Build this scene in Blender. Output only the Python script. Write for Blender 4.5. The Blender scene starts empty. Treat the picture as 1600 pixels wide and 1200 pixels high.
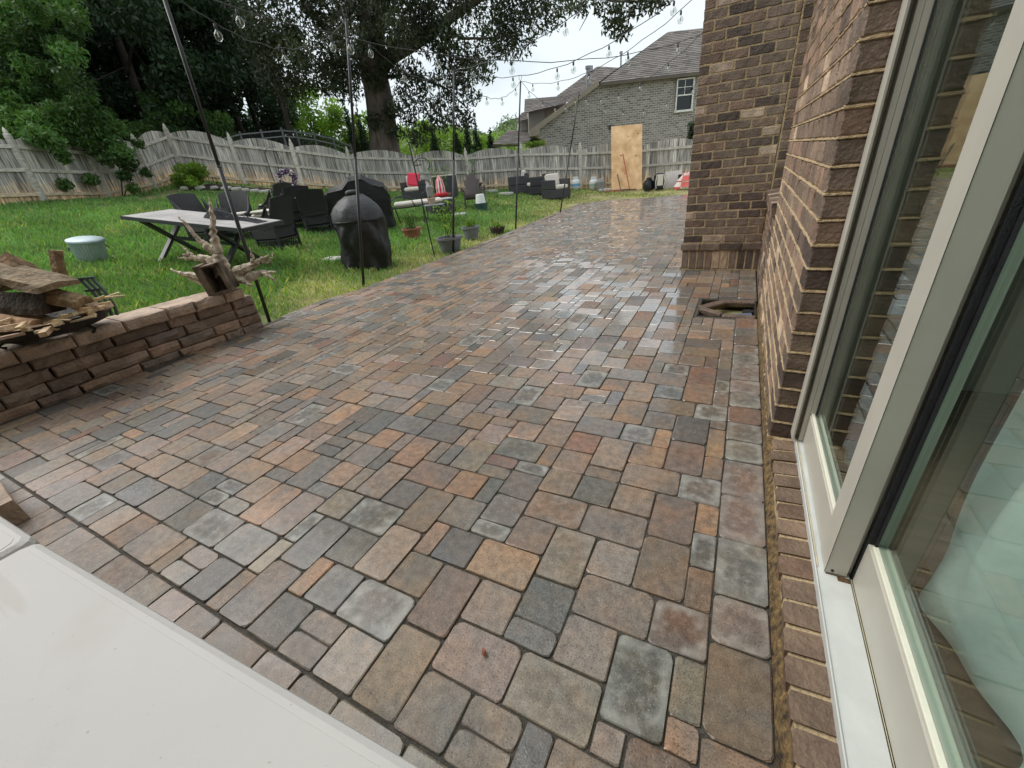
import bpy, math, random
import numpy as np
from mathutils import Vector, Matrix, noise as mnoise
random.seed(7); RNG = np.random.default_rng(7)
SC = bpy.context.scene; COL = SC.collection; PI = math.pi
# ------------------------------------------------------------------ camera
RT = (0.8891793, 0.4472122, -0.0967549); UP = (-0.1315244, 0.4523474, 0.8820902); FW = (-0.4382483, 0.7716107, -0.4610374)
CAM = (0.0, 0.0, 1.2); FPX = 642.62
cd = bpy.data.cameras.new('camera'); cam = bpy.data.objects.new('camera', cd); COL.objects.link(cam)
cd.sensor_width = 36; cd.lens = FPX / 1600 * 36; cd.clip_start = .02; cd.clip_end = 900
cam.matrix_world = Matrix(((RT[0], UP[0], -FW[0], CAM[0]), (RT[1], UP[1], -FW[1], CAM[1]), (RT[2], UP[2], -FW[2], CAM[2]), (0, 0, 0, 1)))
SC.camera = cam
# ------------------------------------------------------------------ sky, sun, exposure
SUN_EL, SUN_AZ = math.radians(50), math.radians(-104)      # azimuth from +Y towards +X: the sun stands over the back left of the yard
w = bpy.data.worlds.new('World'); SC.world = w; w.use_nodes = True
nt = w.node_tree; N = nt.nodes; Lk = nt.links; N.clear()
sky = N.new('ShaderNodeTexSky'); sky.sky_type = 'NISHITA'; sky.sun_disc = False
sky.sun_elevation = SUN_EL; sky.sun_rotation = SUN_AZ; sky.air_density = 1.2; sky.dust_density = 2.0
tc = N.new('ShaderNodeTexCoord'); mp = N.new('ShaderNodeMapping'); mp.inputs['Scale'].default_value = (1.3, 1.3, 3.2)
nz = N.new('ShaderNodeTexNoise'); nz.inputs['Scale'].default_value = 2.1; nz.inputs['Detail'].default_value = 6; nz.inputs['Roughness'].default_value = .55
rp = N.new('ShaderNodeValToRGB'); rp.color_ramp.elements[0].position = .30; rp.color_ramp.elements[0].color = (.55, .55, .55, 1)
rp.color_ramp.elements[1].position = .52; rp.color_ramp.elements[1].color = (1, 1, 1, 1)
mx = N.new('ShaderNodeMix'); mx.data_type = 'RGBA'; mx.inputs[7].default_value = (6.6, 7.2, 7.55, 1)
bg = N.new('ShaderNodeBackground'); bg.inputs['Strength'].default_value = .1; out = N.new('ShaderNodeOutputWorld')
Lk.new(tc.outputs['Generated'], mp.inputs['Vector']); Lk.new(mp.outputs[0], nz.inputs['Vector']); Lk.new(nz.outputs['Fac'], rp.inputs['Fac'])
Lk.new(rp.outputs['Color'], mx.inputs[0]); Lk.new(sky.outputs['Color'], mx.inputs[6]); Lk.new(mx.outputs[2], bg.inputs['Color']); Lk.new(bg.outputs[0], out.inputs['Surface'])
sd = bpy.data.lights.new('sun', 'SUN'); sd.energy = 2.2; sd.angle = math.radians(60); sd.color = (1, .96, .9)
sun = bpy.data.objects.new('sun', sd); COL.objects.link(sun)
sv = Vector((math.sin(SUN_AZ) * math.cos(SUN_EL), math.cos(SUN_AZ) * math.cos(SUN_EL), math.sin(SUN_EL)))
sun.rotation_euler = sv.to_track_quat('Z', 'Y').to_euler(); sun.location = sv * 60
vs = SC.view_settings; vs.view_transform = 'Standard'; vs.look = 'None'; vs.gamma = 1; vs.use_curve_mapping = False; vs.exposure = .52

# ------------------------------------------------------------------ helpers
def at(px, py, d):
    "point seen at photo pixel (px, py) at horizontal distance d along the view"
    u, v = (px - 800) / FPX, (600 - py) / FPX
    r = [u * RT[i] + v * UP[i] + FW[i] for i in range(3)]
    k = d / (r[0] * -.4939 + r[1] * .8695)
    return Vector([CAM[i] + r[i] * k for i in range(3)])
FH = Vector((-.4939, .8695, 0)); RH = Vector((.8695, .4939, 0))
TCP = np.array([(-18.5,3.5,1.9),(-16.63,5.13,1.66),(-17.68,6.96,1.59),(-18.09,8.53,1.77),(-18.01,9.58,2.0),(-16.68,10.86,1.66),(-15.3,12.25,1.33),(-14.6,14.25,.98),(-12.81,16.14,.72),(-10.75,17.1,.51),(-8.47,17.79,.42),(-6.08,18.32,.21),(-3.86,18.81,.07),(-1,19.5,0),
 (-4.55,2.6,-.02),(-4.55,3.5,-.02),(-4.55,5,-.02),(-4.55,7,-.02),(-4.6,9,-.02),(-4.7,11,-.02),(-4.8,13,-.02),(-4.3,14.5,-.02),(-2,15.0,-.02),(0,15.4,-.02),(-4.9,2.5,.12),(-4.75,1.7,.3),(-4.9,.5,.34),(-5.2,-.6,.33),(-6,1.5,.36),(-8,.5,.6),
 (-5.2,5,0),(-5.4,8,.03),(-5.6,11,.05),(-8,3,.42),(-12,4,1.0)])
def _solve():
    A = np.hypot(TCP[:, None, 0] - TCP[None, :, 0], TCP[:, None, 1] - TCP[None, :, 1]); n = len(TCP)
    m = np.zeros((n + 3, n + 3)); m[:n, :n] = A; m[:n, n] = 1; m[:n, n + 1:] = TCP[:, :2]; m[n, :n] = 1; m[n + 1:, :n] = TCP[:, :2].T
    return np.linalg.solve(m, np.r_[TCP[:, 2], 0, 0, 0])
TW = _solve()
def terr(x, y):
    x = np.asarray(x, float); y = np.asarray(y, float); n = len(TCP)
    r = np.hypot(x[..., None] - TCP[:, 0], y[..., None] - TCP[:, 1])
    return r @ TW[:n] + TW[n] + TW[n + 1] * x + TW[n + 2] * y
def T(x, y): return float(terr(x, y))

def lin(c): return tuple((v / 255 / 12.92 if v / 255 <= .04045 else ((v / 255 + .055) / 1.055) ** 2.4) for v in c)
MATS = {}
def mat(name, col, rough=.6, var=.15, vs_=6, bump=.15, bs=60, stretch=(1, 1, 1), metal=0, tint=False, spec=.5, dark=None, coords='pos', rvar=0, detail=5):
    m = bpy.data.materials.new(name); m.use_nodes = True; t = m.node_tree; n = t.nodes; L = t.links
    b = n['Principled BSDF']; b.inputs['Metallic'].default_value = metal; b.inputs['Specular IOR Level'].default_value = spec
    if coords == 'pos': g = n.new('ShaderNodeNewGeometry'); src = g.outputs['Position']
    else: g = n.new('ShaderNodeTexCoord'); src = g.outputs['Object']
    mpn = n.new('ShaderNodeMapping'); mpn.inputs['Scale'].default_value = stretch; L.new(src, mpn.inputs['Vector'])
    a = n.new('ShaderNodeTexNoise'); a.inputs['Scale'].default_value = vs_; a.inputs['Detail'].default_value = detail; L.new(mpn.outputs[0], a.inputs['Vector'])
    r = n.new('ShaderNodeMapRange'); r.inputs['From Min'].default_value = .3; r.inputs['From Max'].default_value = .7; L.new(a.outputs['Fac'], r.inputs['Value'])
    mxn = n.new('ShaderNodeMix'); mxn.data_type = 'RGBA'
    d = dark if dark else tuple(c * (1 - var) for c in col)
    mxn.inputs[6].default_value = (*d, 1); mxn.inputs[7].default_value = (*[min(1, c * (1 + var)) for c in col], 1); L.new(r.outputs[0], mxn.inputs[0])
    res = mxn.outputs[2]
    if tint:
        at_ = n.new('ShaderNodeAttribute'); at_.attribute_name = 'tint'; oi = n.new('ShaderNodeObjectInfo')
        for s in (at_.outputs['Color'], oi.outputs['Color']):
            k = n.new('ShaderNodeMix'); k.data_type = 'RGBA'; k.blend_type = 'MULTIPLY'; k.inputs[0].default_value = 1
            L.new(res, k.inputs[6]); L.new(s, k.inputs[7]); res = k.outputs[2]
    L.new(res, b.inputs['Base Color'])
    if rvar:
        rr = n.new('ShaderNodeMapRange'); rr.inputs['To Min'].default_value = rough - rvar; rr.inputs['To Max'].default_value = rough + rvar; L.new(r.outputs[0], rr.inputs['Value']); L.new(rr.outputs[0], b.inputs['Roughness'])
    else: b.inputs['Roughness'].default_value = rough
    if bump:
        bn = n.new('ShaderNodeTexNoise'); bn.inputs['Scale'].default_value = bs; bn.inputs['Detail'].default_value = 4; L.new(mpn.outputs[0], bn.inputs['Vector'])
        bu = n.new('ShaderNodeBump'); bu.inputs['Strength'].default_value = bump; bu.inputs['Distance'].default_value = .02; L.new(bn.outputs['Fac'], bu.inputs['Height']); L.new(bu.outputs[0], b.inputs['Normal'])
    MATS[name] = m; return m

class MB:
    "collects shapes and links them as one mesh object"
    def __init__(s): s.v = []; s.f = []; s.c = []
    def add(s, vs, fs, c=(1, 1, 1, 1)):
        o = len(s.v); s.v += [tuple(p) for p in vs]; s.f += [tuple(i + o for i in f) for f in fs]
        if len(c) == len(fs) and isinstance(c[0], (tuple, list)): s.c += list(c)
        else: s.c += [tuple(c) if len(c) == 4 else (*c, 1)] * len(fs)
        return s
    def box(s, c, sz, rz=0, m=None, col=(1, 1, 1, 1), bev=0):
        x, y, z = [k / 2 for k in sz]
        if bev:
            P = []
            for (i, j) in ((-1, -1), (1, -1), (1, 1), (-1, 1)):
                P += [(i * (x - bev), j * (y - bev), -z), (i * x, j * y, -z + bev), (i * x, j * y, z - bev), (i * (x - bev), j * (y - bev), z)]
            F = [(12, 8, 4, 0), (3, 7, 11, 15)]
            for k in range(4):
                a, b = k * 4, (k + 1) % 4 * 4
                for q in range(3): F.append((a + q, b + q, b + q + 1, a + q + 1))
        else:
            P = [(i * x, j * y, k * z) for k in (-1, 1) for j in (-1, 1) for i in (-1, 1)]
            F = [(0, 2, 3, 1), (4, 5, 7, 6), (0, 1, 5, 4), (2, 6, 7, 3), (0, 4, 6, 2), (1, 3, 7, 5)]
        R = m if m is not None else Matrix.Rotation(rz, 3, 'Z'); c = Vector(c)
        return s.add([R @ Vector(p) + c for p in P], F, col)
    def bar(s, a, b, w, h=None, col=(1, 1, 1, 1), up=(0, 0, 1)):
        a, b = Vector(a), Vector(b); d = b - a; L = d.length; z = d.normalized(); u = Vector(up)
        if abs(z.dot(u)) > .98: u = Vector((1, 0, 0))
        x = u.cross(z).normalized(); y = z.cross(x); R = Matrix((x, y, z)).transposed()
        return s.box((a + b) / 2, (w, h or w, L), m=R, col=col)
    def tube(s, pts, r, n=8, col=(1, 1, 1, 1), cap=True):
        pts = [Vector(p) for p in pts]; rs = r if isinstance(r, (list, tuple)) else [r] * len(pts); V = []; F = []; pu = None
        for i, p in enumerate(pts):
            d = (pts[min(i + 1, len(pts) - 1)] - pts[max(i - 1, 0)]).normalized()
            u = pu if pu is not None else (Vector((0, 0, 1)) if abs(d.z) < .9 else Vector((1, 0, 0)))
            x = (u - d * u.dot(d)).normalized(); y = d.cross(x); pu = x
            V += [p + (x * math.cos(2 * PI * k / n) + y * math.sin(2 * PI * k / n)) * rs[i] for k in range(n)]
        for i in range(len(pts) - 1):
            for k in range(n): F.append((i * n + k, i * n + (k + 1) % n, (i + 1) * n + (k + 1) % n, (i + 1) * n + k))
        if cap: F += [tuple(range(n - 1, -1, -1)), tuple((len(pts) - 1) * n + k for k in range(n))]
        return s.add(V, F, col)
    def lathe(s, prof, n=20, c=(0, 0, 0), col=(1, 1, 1, 1), fn=None):
        V = []; F = []
        for (r, z) in prof:
            for k in range(n):
                a = 2 * PI * k / n; q = r * (fn(a, z) if fn else 1); V.append((c[0] + q * math.cos(a), c[1] + q * math.sin(a), c[2] + z))
        for i in range(len(prof) - 1):
            for k in range(n): F.append((i * n + k, i * n + (k + 1) % n, (i + 1) * n + (k + 1) % n, (i + 1) * n + k))
        return s.add(V, F, col)
    def grid(s, fn, nu, nv, col=(1, 1, 1, 1)):
        V = [fn(i / nu, j / nv) for j in range(nv + 1) for i in range(nu + 1)]; w_ = nu + 1
        return s.add(V, [(j * w_ + i, j * w_ + i + 1, (j + 1) * w_ + i + 1, (j + 1) * w_ + i) for j in range(nv) for i in range(nu)], col)
    def mesh(s, name, m, off=(0, 0, 0), smooth=False):
        me = bpy.data.meshes.new(name); o = off
        me.from_pydata([(p[0] - o[0], p[1] - o[1], p[2] - o[2]) for p in s.v], [], s.f); me.update()
        ca = me.color_attributes.new('tint', 'FLOAT_COLOR', 'CORNER')
        nl = [len(f) for f in s.f]; ca.data.foreach_set('color', np.repeat(np.array(s.c, 'f'), nl, axis=0).ravel())
        if m: me.materials.append(m)
        if smooth: me.polygons.foreach_set('use_smooth', [True] * len(me.polygons))
        return me
    def build(s, name, m, parent=None, off=(0, 0, 0), smooth=False):
        return link(name, s.mesh(name, m, off, smooth), parent)
def link(name, me, parent=None, loc=(0, 0, 0), rz=0, color=None):
    o = bpy.data.objects.new(name, me); COL.objects.link(o); o.location = loc; o.rotation_euler = (0, 0, rz)
    if parent: o.parent = parent
    if color: o.color = color
    return o
def tag(o, label=None, cat=None, group=None, kind=None):
    for k, v in (('label', label), ('category', cat), ('group', group), ('kind', kind)):
        if v: o[k] = v
    return o
def thing(name, label, cat, loc=(0, 0, 0), rz=0, group=None):
    o = bpy.data.objects.new(name, None); COL.objects.link(o); o.location = loc; o.rotation_euler = (0, 0, rz); o.empty_display_size = .1
    return tag(o, label, cat, group)
def copy_tree(o, parent=None):
    c = o.copy(); COL.objects.link(c)
    if parent: c.parent = parent
    for ch in list(o.children): copy_tree(ch, c)
    return c
def np_mesh(name, V, F, m, cols=None, parent=None, smooth=False, off=(0, 0, 0)):
    "V (n,3), F (k,s) arrays; cols per vertex (n,4)"
    me = bpy.data.meshes.new(name); k, sd_ = F.shape
    me.vertices.add(len(V)); me.vertices.foreach_set('co', (V - np.array(off)).astype('f').ravel())
    me.loops.add(k * sd_); me.loops.foreach_set('vertex_index', F.astype('i').ravel())
    me.polygons.add(k); me.polygons.foreach_set('loop_start', np.arange(0, k * sd_, sd_, dtype='i'))
    me.update(calc_edges=True)
    ca = me.color_attributes.new('tint', 'FLOAT_COLOR', 'POINT')
    ca.data.foreach_set('color', (np.ones((len(V), 4)) if cols is None else cols).astype('f').ravel())
    me.materials.append(m)
    if smooth: me.polygons.foreach_set('use_smooth', [True] * k)
    return link(name, me, parent)

# ------------------------------------------------------------------ materials
def paver_mat():
    m = bpy.data.materials.new('concrete_paver'); m.use_nodes = True; t = m.node_tree; n = t.nodes; L = t.links; b = n['Principled BSDF']
    geo = n.new('ShaderNodeNewGeometry'); at_ = n.new('ShaderNodeAttribute'); at_.attribute_name = 'tint'; oi = n.new('ShaderNodeObjectInfo')
    def node(k, **kw):
        x = n.new(k)
        for a, v in kw.items(): setattr(x, a, v)
        return x
    def noise(sc, det=4, src=None):
        x = node('ShaderNodeTexNoise'); x.inputs['Scale'].default_value = sc; x.inputs['Detail'].default_value = det; L.new(src or geo.outputs['Position'], x.inputs['Vector']); return x.outputs['Fac']
    def rng(s, a, b_, c, d, clamp=True):
        x = node('ShaderNodeMapRange', clamp=clamp); x.inputs['From Min'].default_value = a; x.inputs['From Max'].default_value = b_; x.inputs['To Min'].default_value = c; x.inputs['To Max'].default_value = d; L.new(s, x.inputs['Value']); return x.outputs[0]
    def mix(f, a, b_, blend='MIX'):
        x = node('ShaderNodeMix', data_type='RGBA', blend_type=blend)
        if isinstance(f, (int, float)): x.inputs[0].default_value = f
        else: L.new(f, x.inputs[0])
        for i, q in ((6, a), (7, b_)):
            if isinstance(q, tuple): x.inputs[i].default_value = (*q, 1)
            else: L.new(q, x.inputs[i])
        return x.outputs[2]
    def math_(op, a, b_=None):
        x = node('ShaderNodeMath', operation=op)
        for i, q in ((0, a), (1, b_)):
            if q is None: continue
            if isinstance(q, (int, float)): x.inputs[i].default_value = q
            else: L.new(q, x.inputs[i])
        return x.outputs[0]
    base = mix(1, mix(1, at_.outputs['Color'], oi.outputs['Color'], 'MULTIPLY'), (.90, .85, .80), 'MULTIPLY')
    alpha = math_('MULTIPLY', at_.outputs['Alpha'], oi.outputs['Alpha'])
    eff = math_('SUBTRACT', 1, alpha)
    # colour blend of two mixes pressed into one stone
    bl = rng(noise(7.5, 5), .42, .60, 0, 1)
    two = mix(math_('MULTIPLY', bl, .55), base, mix(1, base, (1.35, 1.08, .84), 'MULTIPLY'))
    gl = rng(noise(5.1, 4), .50, .66, 0, 1)
    two = mix(math_('MULTIPLY', gl, .5), two, (.135, .134, .130))
    med = rng(noise(34, 4), .3, .72, .72, 1.26)
    two = mix(1, two, med, 'MULTIPLY')
    sp = rng(noise(240, 3), .34, .48, .50, 1)
    two = mix(1, two, sp, 'MULTIPLY')
    lt = rng(noise(190, 2), .64, .72, 0, .55)
    two = mix(lt, two, (.42, .38, .33))
    # chalky bloom near the edge and in a ring, on stones flagged by alpha
    uv = node('ShaderNodeUVMap'); sep = node('ShaderNodeSeparateXYZ'); L.new(uv.outputs[0], sep.inputs[0])
    dx = math_('ABSOLUTE', math_('SUBTRACT', sep.outputs[0], .5)); dy = math_('ABSOLUTE', math_('SUBTRACT', sep.outputs[1], .5))
    e4 = math_('POWER', math_('ADD', math_('POWER', dx, 4), math_('POWER', dy, 4)), .25)
    e = math_('ADD', e4, math_('MULTIPLY', math_('SUBTRACT', noise(17, 5), .5), .22))
    ring = math_('MULTIPLY', math_('MULTIPLY', rng(e, .26, .40, 0, 1), rng(e, .42, .52, 1, .65)), rng(noise(11, 5), .38, .62, .12, 1))
    haze = math_('ADD', math_('MULTIPLY', ring, .95), rng(noise(34, 6), .50, .74, .0, .5))
    two = mix(math_('MULTIPLY', math_('MULTIPLY', eff, haze), .72), two, (.46, .46, .42))
    L.new(two, b.inputs['Base Color'])
    oir = math_('ADD', rng(noise(2.3, 2), .35, .65, -.10, .10), rng(noise(120, 3), .3, .7, -.06, .08))
    rnd = rng(math_('FRACT', math_('ADD', geo.outputs['Random Per Island'], oi.outputs['Random'])), 0, 1, -.10, .12)
    wet = rng(noise(.55, 3), .40, .62, .38, .56)
    L.new(math_('ADD', math_('ADD', wet, oir), rnd), b.inputs['Roughness']); b.inputs['Specular IOR Level'].default_value = .5
    film = math_('MULTIPLY', rng(noise(.5, 3), .30, .46, .35, 1), rng(math_('FRACT', math_('ADD', math_('MULTIPLY', geo.outputs['Random Per Island'], 7.3), oi.outputs['Random'])), .32, .52, .08, 1))
    ps = node('ShaderNodeSeparateXYZ'); L.new(geo.outputs['Position'], ps.inputs[0])
    damp = math_('MULTIPLY', rng(math_('ADD', ps.outputs[1], math_('MULTIPLY', noise(.9, 3), 1.6)), 2.2, 4.0, .10, 1), rng(math_('ADD', math_('ADD', ps.outputs[0], rng(ps.outputs[1], 4.5, 9.5, 0, 2.4)), math_('MULTIPLY', noise(.7, 3), 1.2)), -1.9, -.9, .04, 1))
    film = math_('MULTIPLY', film, damp)
    L.new(film, b.inputs['Coat Weight']); b.inputs['Coat IOR'].default_value = 2.7; L.new(rng(noise(40, 3), .3, .7, .05, .16), b.inputs['Coat Roughness'])
    bu = node('ShaderNodeBump'); bu.inputs['Strength'].default_value = .32; bu.inputs['Distance'].default_value = .004
    hgt = math_('ADD', math_('MULTIPLY', noise(170, 4), 1.0), math_('MULTIPLY', noise(28, 3), 1.6)); L.new(hgt, bu.inputs['Height']); L.new(bu.outputs[0], b.inputs['Normal'])
    return m
PAVER = paver_mat()
BRICK = mat('clay_brick', lin((119, 103, 91)), .54, .32, 11, .55, 70, tint=True, spec=.4)
BRICKSTONE = mat('wall_block', lin((158, 142, 130)), .7, .3, 7, .6, 45, tint=True)
MORTAR = mat('mortar', lin((182, 160, 126)), .85, .14, 14, .8, 60)
PARGE = mat('dirty_mortar', lin((128, 104, 66)), .8, .4, 42, 1.0, 90, dark=lin((54, 44, 34)))
JOINT = mat('joint_sand', lin((80, 76, 70)), .9, .3, 60, .6, 200)
ALU = mat('greige_aluminium', lin((192, 189, 177)), .38, .06, 7, .03, 200, spec=.5)
SILLW = mat('sill_white', lin((204, 207, 204)), .42, .10, 9, .05, 120)
BEADM = mat('glazing_bead', lin((226, 224, 206)), .45, .05, 8, .1, 90)
BLACKRUB = mat('black_gasket', lin((34, 36, 40)), .6, .2, 30, .3, 200)
CAULK = mat('caulk', lin((196, 186, 156)), .7, .15, 16, .4, 50)
def glass_mat(name, tintc, refl=1.0, ior=1.5):
    m = bpy.data.materials.new(name); m.use_nodes = True; t = m.node_tree; n = t.nodes; L = t.links; n.clear()
    o = n.new('ShaderNodeOutputMaterial'); tr = n.new('ShaderNodeBsdfTransparent'); tr.inputs[0].default_value = (*tintc, 1)
    g = n.new('ShaderNodeBsdfGlossy'); g.inputs['Roughness'].default_value = .015; g.inputs[0].default_value = (.92, .97, .95, 1)
    fr = n.new('ShaderNodeFresnel'); gb = n.new('ShaderNodeNewGeometry'); mi = n.new('ShaderNodeMix'); mi.inputs[2].default_value = ior; mi.inputs[3].default_value = 1 / ior; L.new(gb.outputs['Backfacing'], mi.inputs[0]); L.new(mi.outputs[0], fr.inputs['IOR']); mxx = n.new('ShaderNodeMixShader')
    L.new(fr.outputs[0], mxx.inputs[0]); L.new(tr.outputs[0], mxx.inputs[1]); L.new(g.outputs[0], mxx.inputs[2]); L.new(mxx.outputs[0], o.inputs[0]); return m
GLASS = glass_mat('tinted_glass', (.90, .965, .94)); BULB = glass_mat('bulb_glass', (.86, .88, .87), ior=1.7)
BLACKM = mat('black_metal', lin((42, 43, 45)), .42, .15, 20, .05, 90, spec=.5)
WICK = mat('black_wicker', lin((40, 39, 41)), .45, .55, 70, 1.0, 70, coords='obj')
WICKG = mat('charcoal_wicker', lin((58, 58, 62)), .6, .2, 60, .4, 120, coords='obj')
CUSH = mat('cream_cushion', lin((214, 206, 196)), .85, .07, 9, .2, 30)
TARP = mat('black_vinyl_cover', lin((22, 23, 25)), .5, .25, 5, 1.0, 7, spec=.5)
TARPG = mat('grey_vinyl_cover', lin((52, 54, 56)), .5, .2, 6, .8, 9)
FENCEW = mat('weathered_picket', lin((206, 200, 192)), .85, .30, 1.0, .5, 8, stretch=(26, 26, 1.6), tint=True, dark=lin((88, 84, 82)))
RAILW = mat('weathered_rail', lin((198, 192, 182)), .85, .3, 2.5, .4, 20, stretch=(3, 3, 14), tint=True)
BARK = mat('oak_bark', lin((96, 86, 78)), .9, .45, 3, 1.0, 14, stretch=(3, 3, .8))
BARKD = mat('dark_bark', lin((62, 54, 48)), .9, .35, 3, .8, 14, stretch=(3, 3, .8))
DRIFT = mat('bleached_driftwood', lin((216, 205, 186)), .8, .2, 14, 1.0, 40, dark=lin((128, 110, 90)))
OLDW = mat('grey_old_timber', lin((122, 108, 92)), .85, .4, 9, .8, 34, dark=lin((64, 54, 44)))
LOGB = mat('log_bark', lin((138, 124, 104)), .9, .45, 18, 1.0, 40, tint=True)
SPLIT = mat('split_wood', lin((206, 188, 160)), .85, .3, 14, .5, 40, tint=True)
def leaf_mat(name, col, trans=.35, rough=.5):
    m = mat(name, col, rough, .25, .9, 0, tint=True, spec=.35); t = m.node_tree; n = t.nodes; L = t.links; b = n['Principled BSDF']
    tl = n.new('ShaderNodeBsdfTranslucent'); mxx = n.new('ShaderNodeMixShader'); mxx.inputs[0].default_value = trans
    s = b.inputs['Base Color'].links[0].from_socket
    k = n.new('ShaderNodeMix'); k.data_type = 'RGBA'; k.blend_type = 'MULTIPLY'; k.inputs[0].default_value = 1; k.inputs[7].default_value = (1.1, 1.25, .5, 1); L.new(s, k.inputs[6]); L.new(k.outputs[2], tl.inputs[0])
    L.new(b.outputs[0], mxx.inputs[1]); L.new(tl.outputs[0], mxx.inputs[2]); L.new(mxx.outputs[0], n['Material Output'].inputs[0]); return m
LEAFD = leaf_mat('oak_leaf', (.040, .052, .026), .22)
LEAFW = leaf_mat('wood_leaf', (.026, .050, .022), .25)
LEAFM = leaf_mat('shrub_leaf', (.082, .160, .045), .35)
LEAFB = leaf_mat('bright_leaf', (.20, .31, .05), .45)
LEAFF = leaf_mat('far_leaf', (.10, .16, .08), .3)
GRASS = leaf_mat('grass_blade', (.195, .345, .110), .35, .55)
SOILG = mat('turf_soil', (.115, .160, .055), .95, .5, 2.2, .6, 30, tint=True, dark=(.075, .105, .038))
# ------------------------------------------------------------------ the ground
def ground():
    xs = np.r_[np.linspace(-400, -40, 10), np.linspace(-34, -20, 12), np.linspace(-19.6, -4.5, 62), np.linspace(-4.3, 2, 24), np.linspace(6, 40, 8), np.linspace(80, 400, 6)]
    ys = np.r_[np.linspace(-300, -20, 8), np.linspace(-15, -1, 18), np.linspace(-.8, 19.6, 96), np.linspace(20, 40, 24), np.linspace(60, 400, 9)]
    X, Y = np.meshgrid(xs, ys); Xc = np.clip(X, -24, 2); Yc = np.clip(Y, -6, 24)
    Z = terr(Xc, Yc); far = np.hypot(X - Xc, Y - Yc)
    Z = np.where((X > -4.62) & (Y < 14.6), -.06, Z); Z = np.where((X > -4.48) & (Y < 2.6), -.06, Z)
    Z = np.where(far > 0, np.minimum(Z, .9 + .02 * far * (X < -20)), Z)
    Z = Z - .03
    n0 = np.clip((np.sin(X * 1.7 + np.sin(Y * 1.3) * 2) * np.sin(Y * 1.1 + X * .6)), -1, 1)
    dry = np.clip(1 - (-4.6 - X) / 1.3, 0, 1) * np.clip((Y - 2) / 1.2, 0, 1) * (.80 + .4 * np.sin(Y * 3.1 + X * 2)) + np.clip((Y - 10.5) / 3, 0, 1) * np.clip(1 - (-5 - X) / 4, 0, 1) * .7 + np.clip(n0 - .55, 0, 1)
    dirt = np.exp(-((X + 16.4) ** 2 + (Y - 7.6) ** 2) / 1.2) + np.exp(-((X + 15.5) ** 2 + (Y - 10.6) ** 2) / 1.5) + np.exp(-((X + 14.4) ** 2 + (Y - 11.4) ** 2) / 1.0)
    c = np.ones(X.shape + (4,)); g = np.array([1, 1, 1]); dr = np.array([2.3, 1.5, 1.8]); di = np.array([3.2, 1.7, 2.9])
    d1 = np.clip(dry, 0, 1)[..., None]; d2 = np.clip(dirt, 0, 1)[..., None]
    c[..., :3] = (g * (1 - d1) + dr * d1) * (1 - d2) + di * d2
    ny, nx = X.shape; i = (np.arange(ny - 1)[:, None] * nx + np.arange(nx - 1)[None]).ravel()
    F = np.stack([i, i + 1, i + 1 + nx, i + nx], 1)
    tag(np_mesh('ground', np.stack([X, Y, Z], -1).reshape(-1, 3), F, SOILG, c.reshape(-1, 4), smooth=True), 'sloping back yard soil under the lawn', kind='structure')
ground()
def edge_x(y):                                           # left edge of the paving
    return np.interp(y, [-2, 2.62, 3.3, 3.85, 4.9, 5.9, 7.2, 10.6, 13.9, 14.4], [-4.36, -4.36, -4.42, -4.28, -4.30, -4.32, -4.34, -4.52, -4.68, -4.25])
def edge_y(x): return np.interp(x, [-4.7, -4.2, -2.85, -1.58, 1], [13.95, 14.4, 14.4, 14.68, 15.2])
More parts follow.
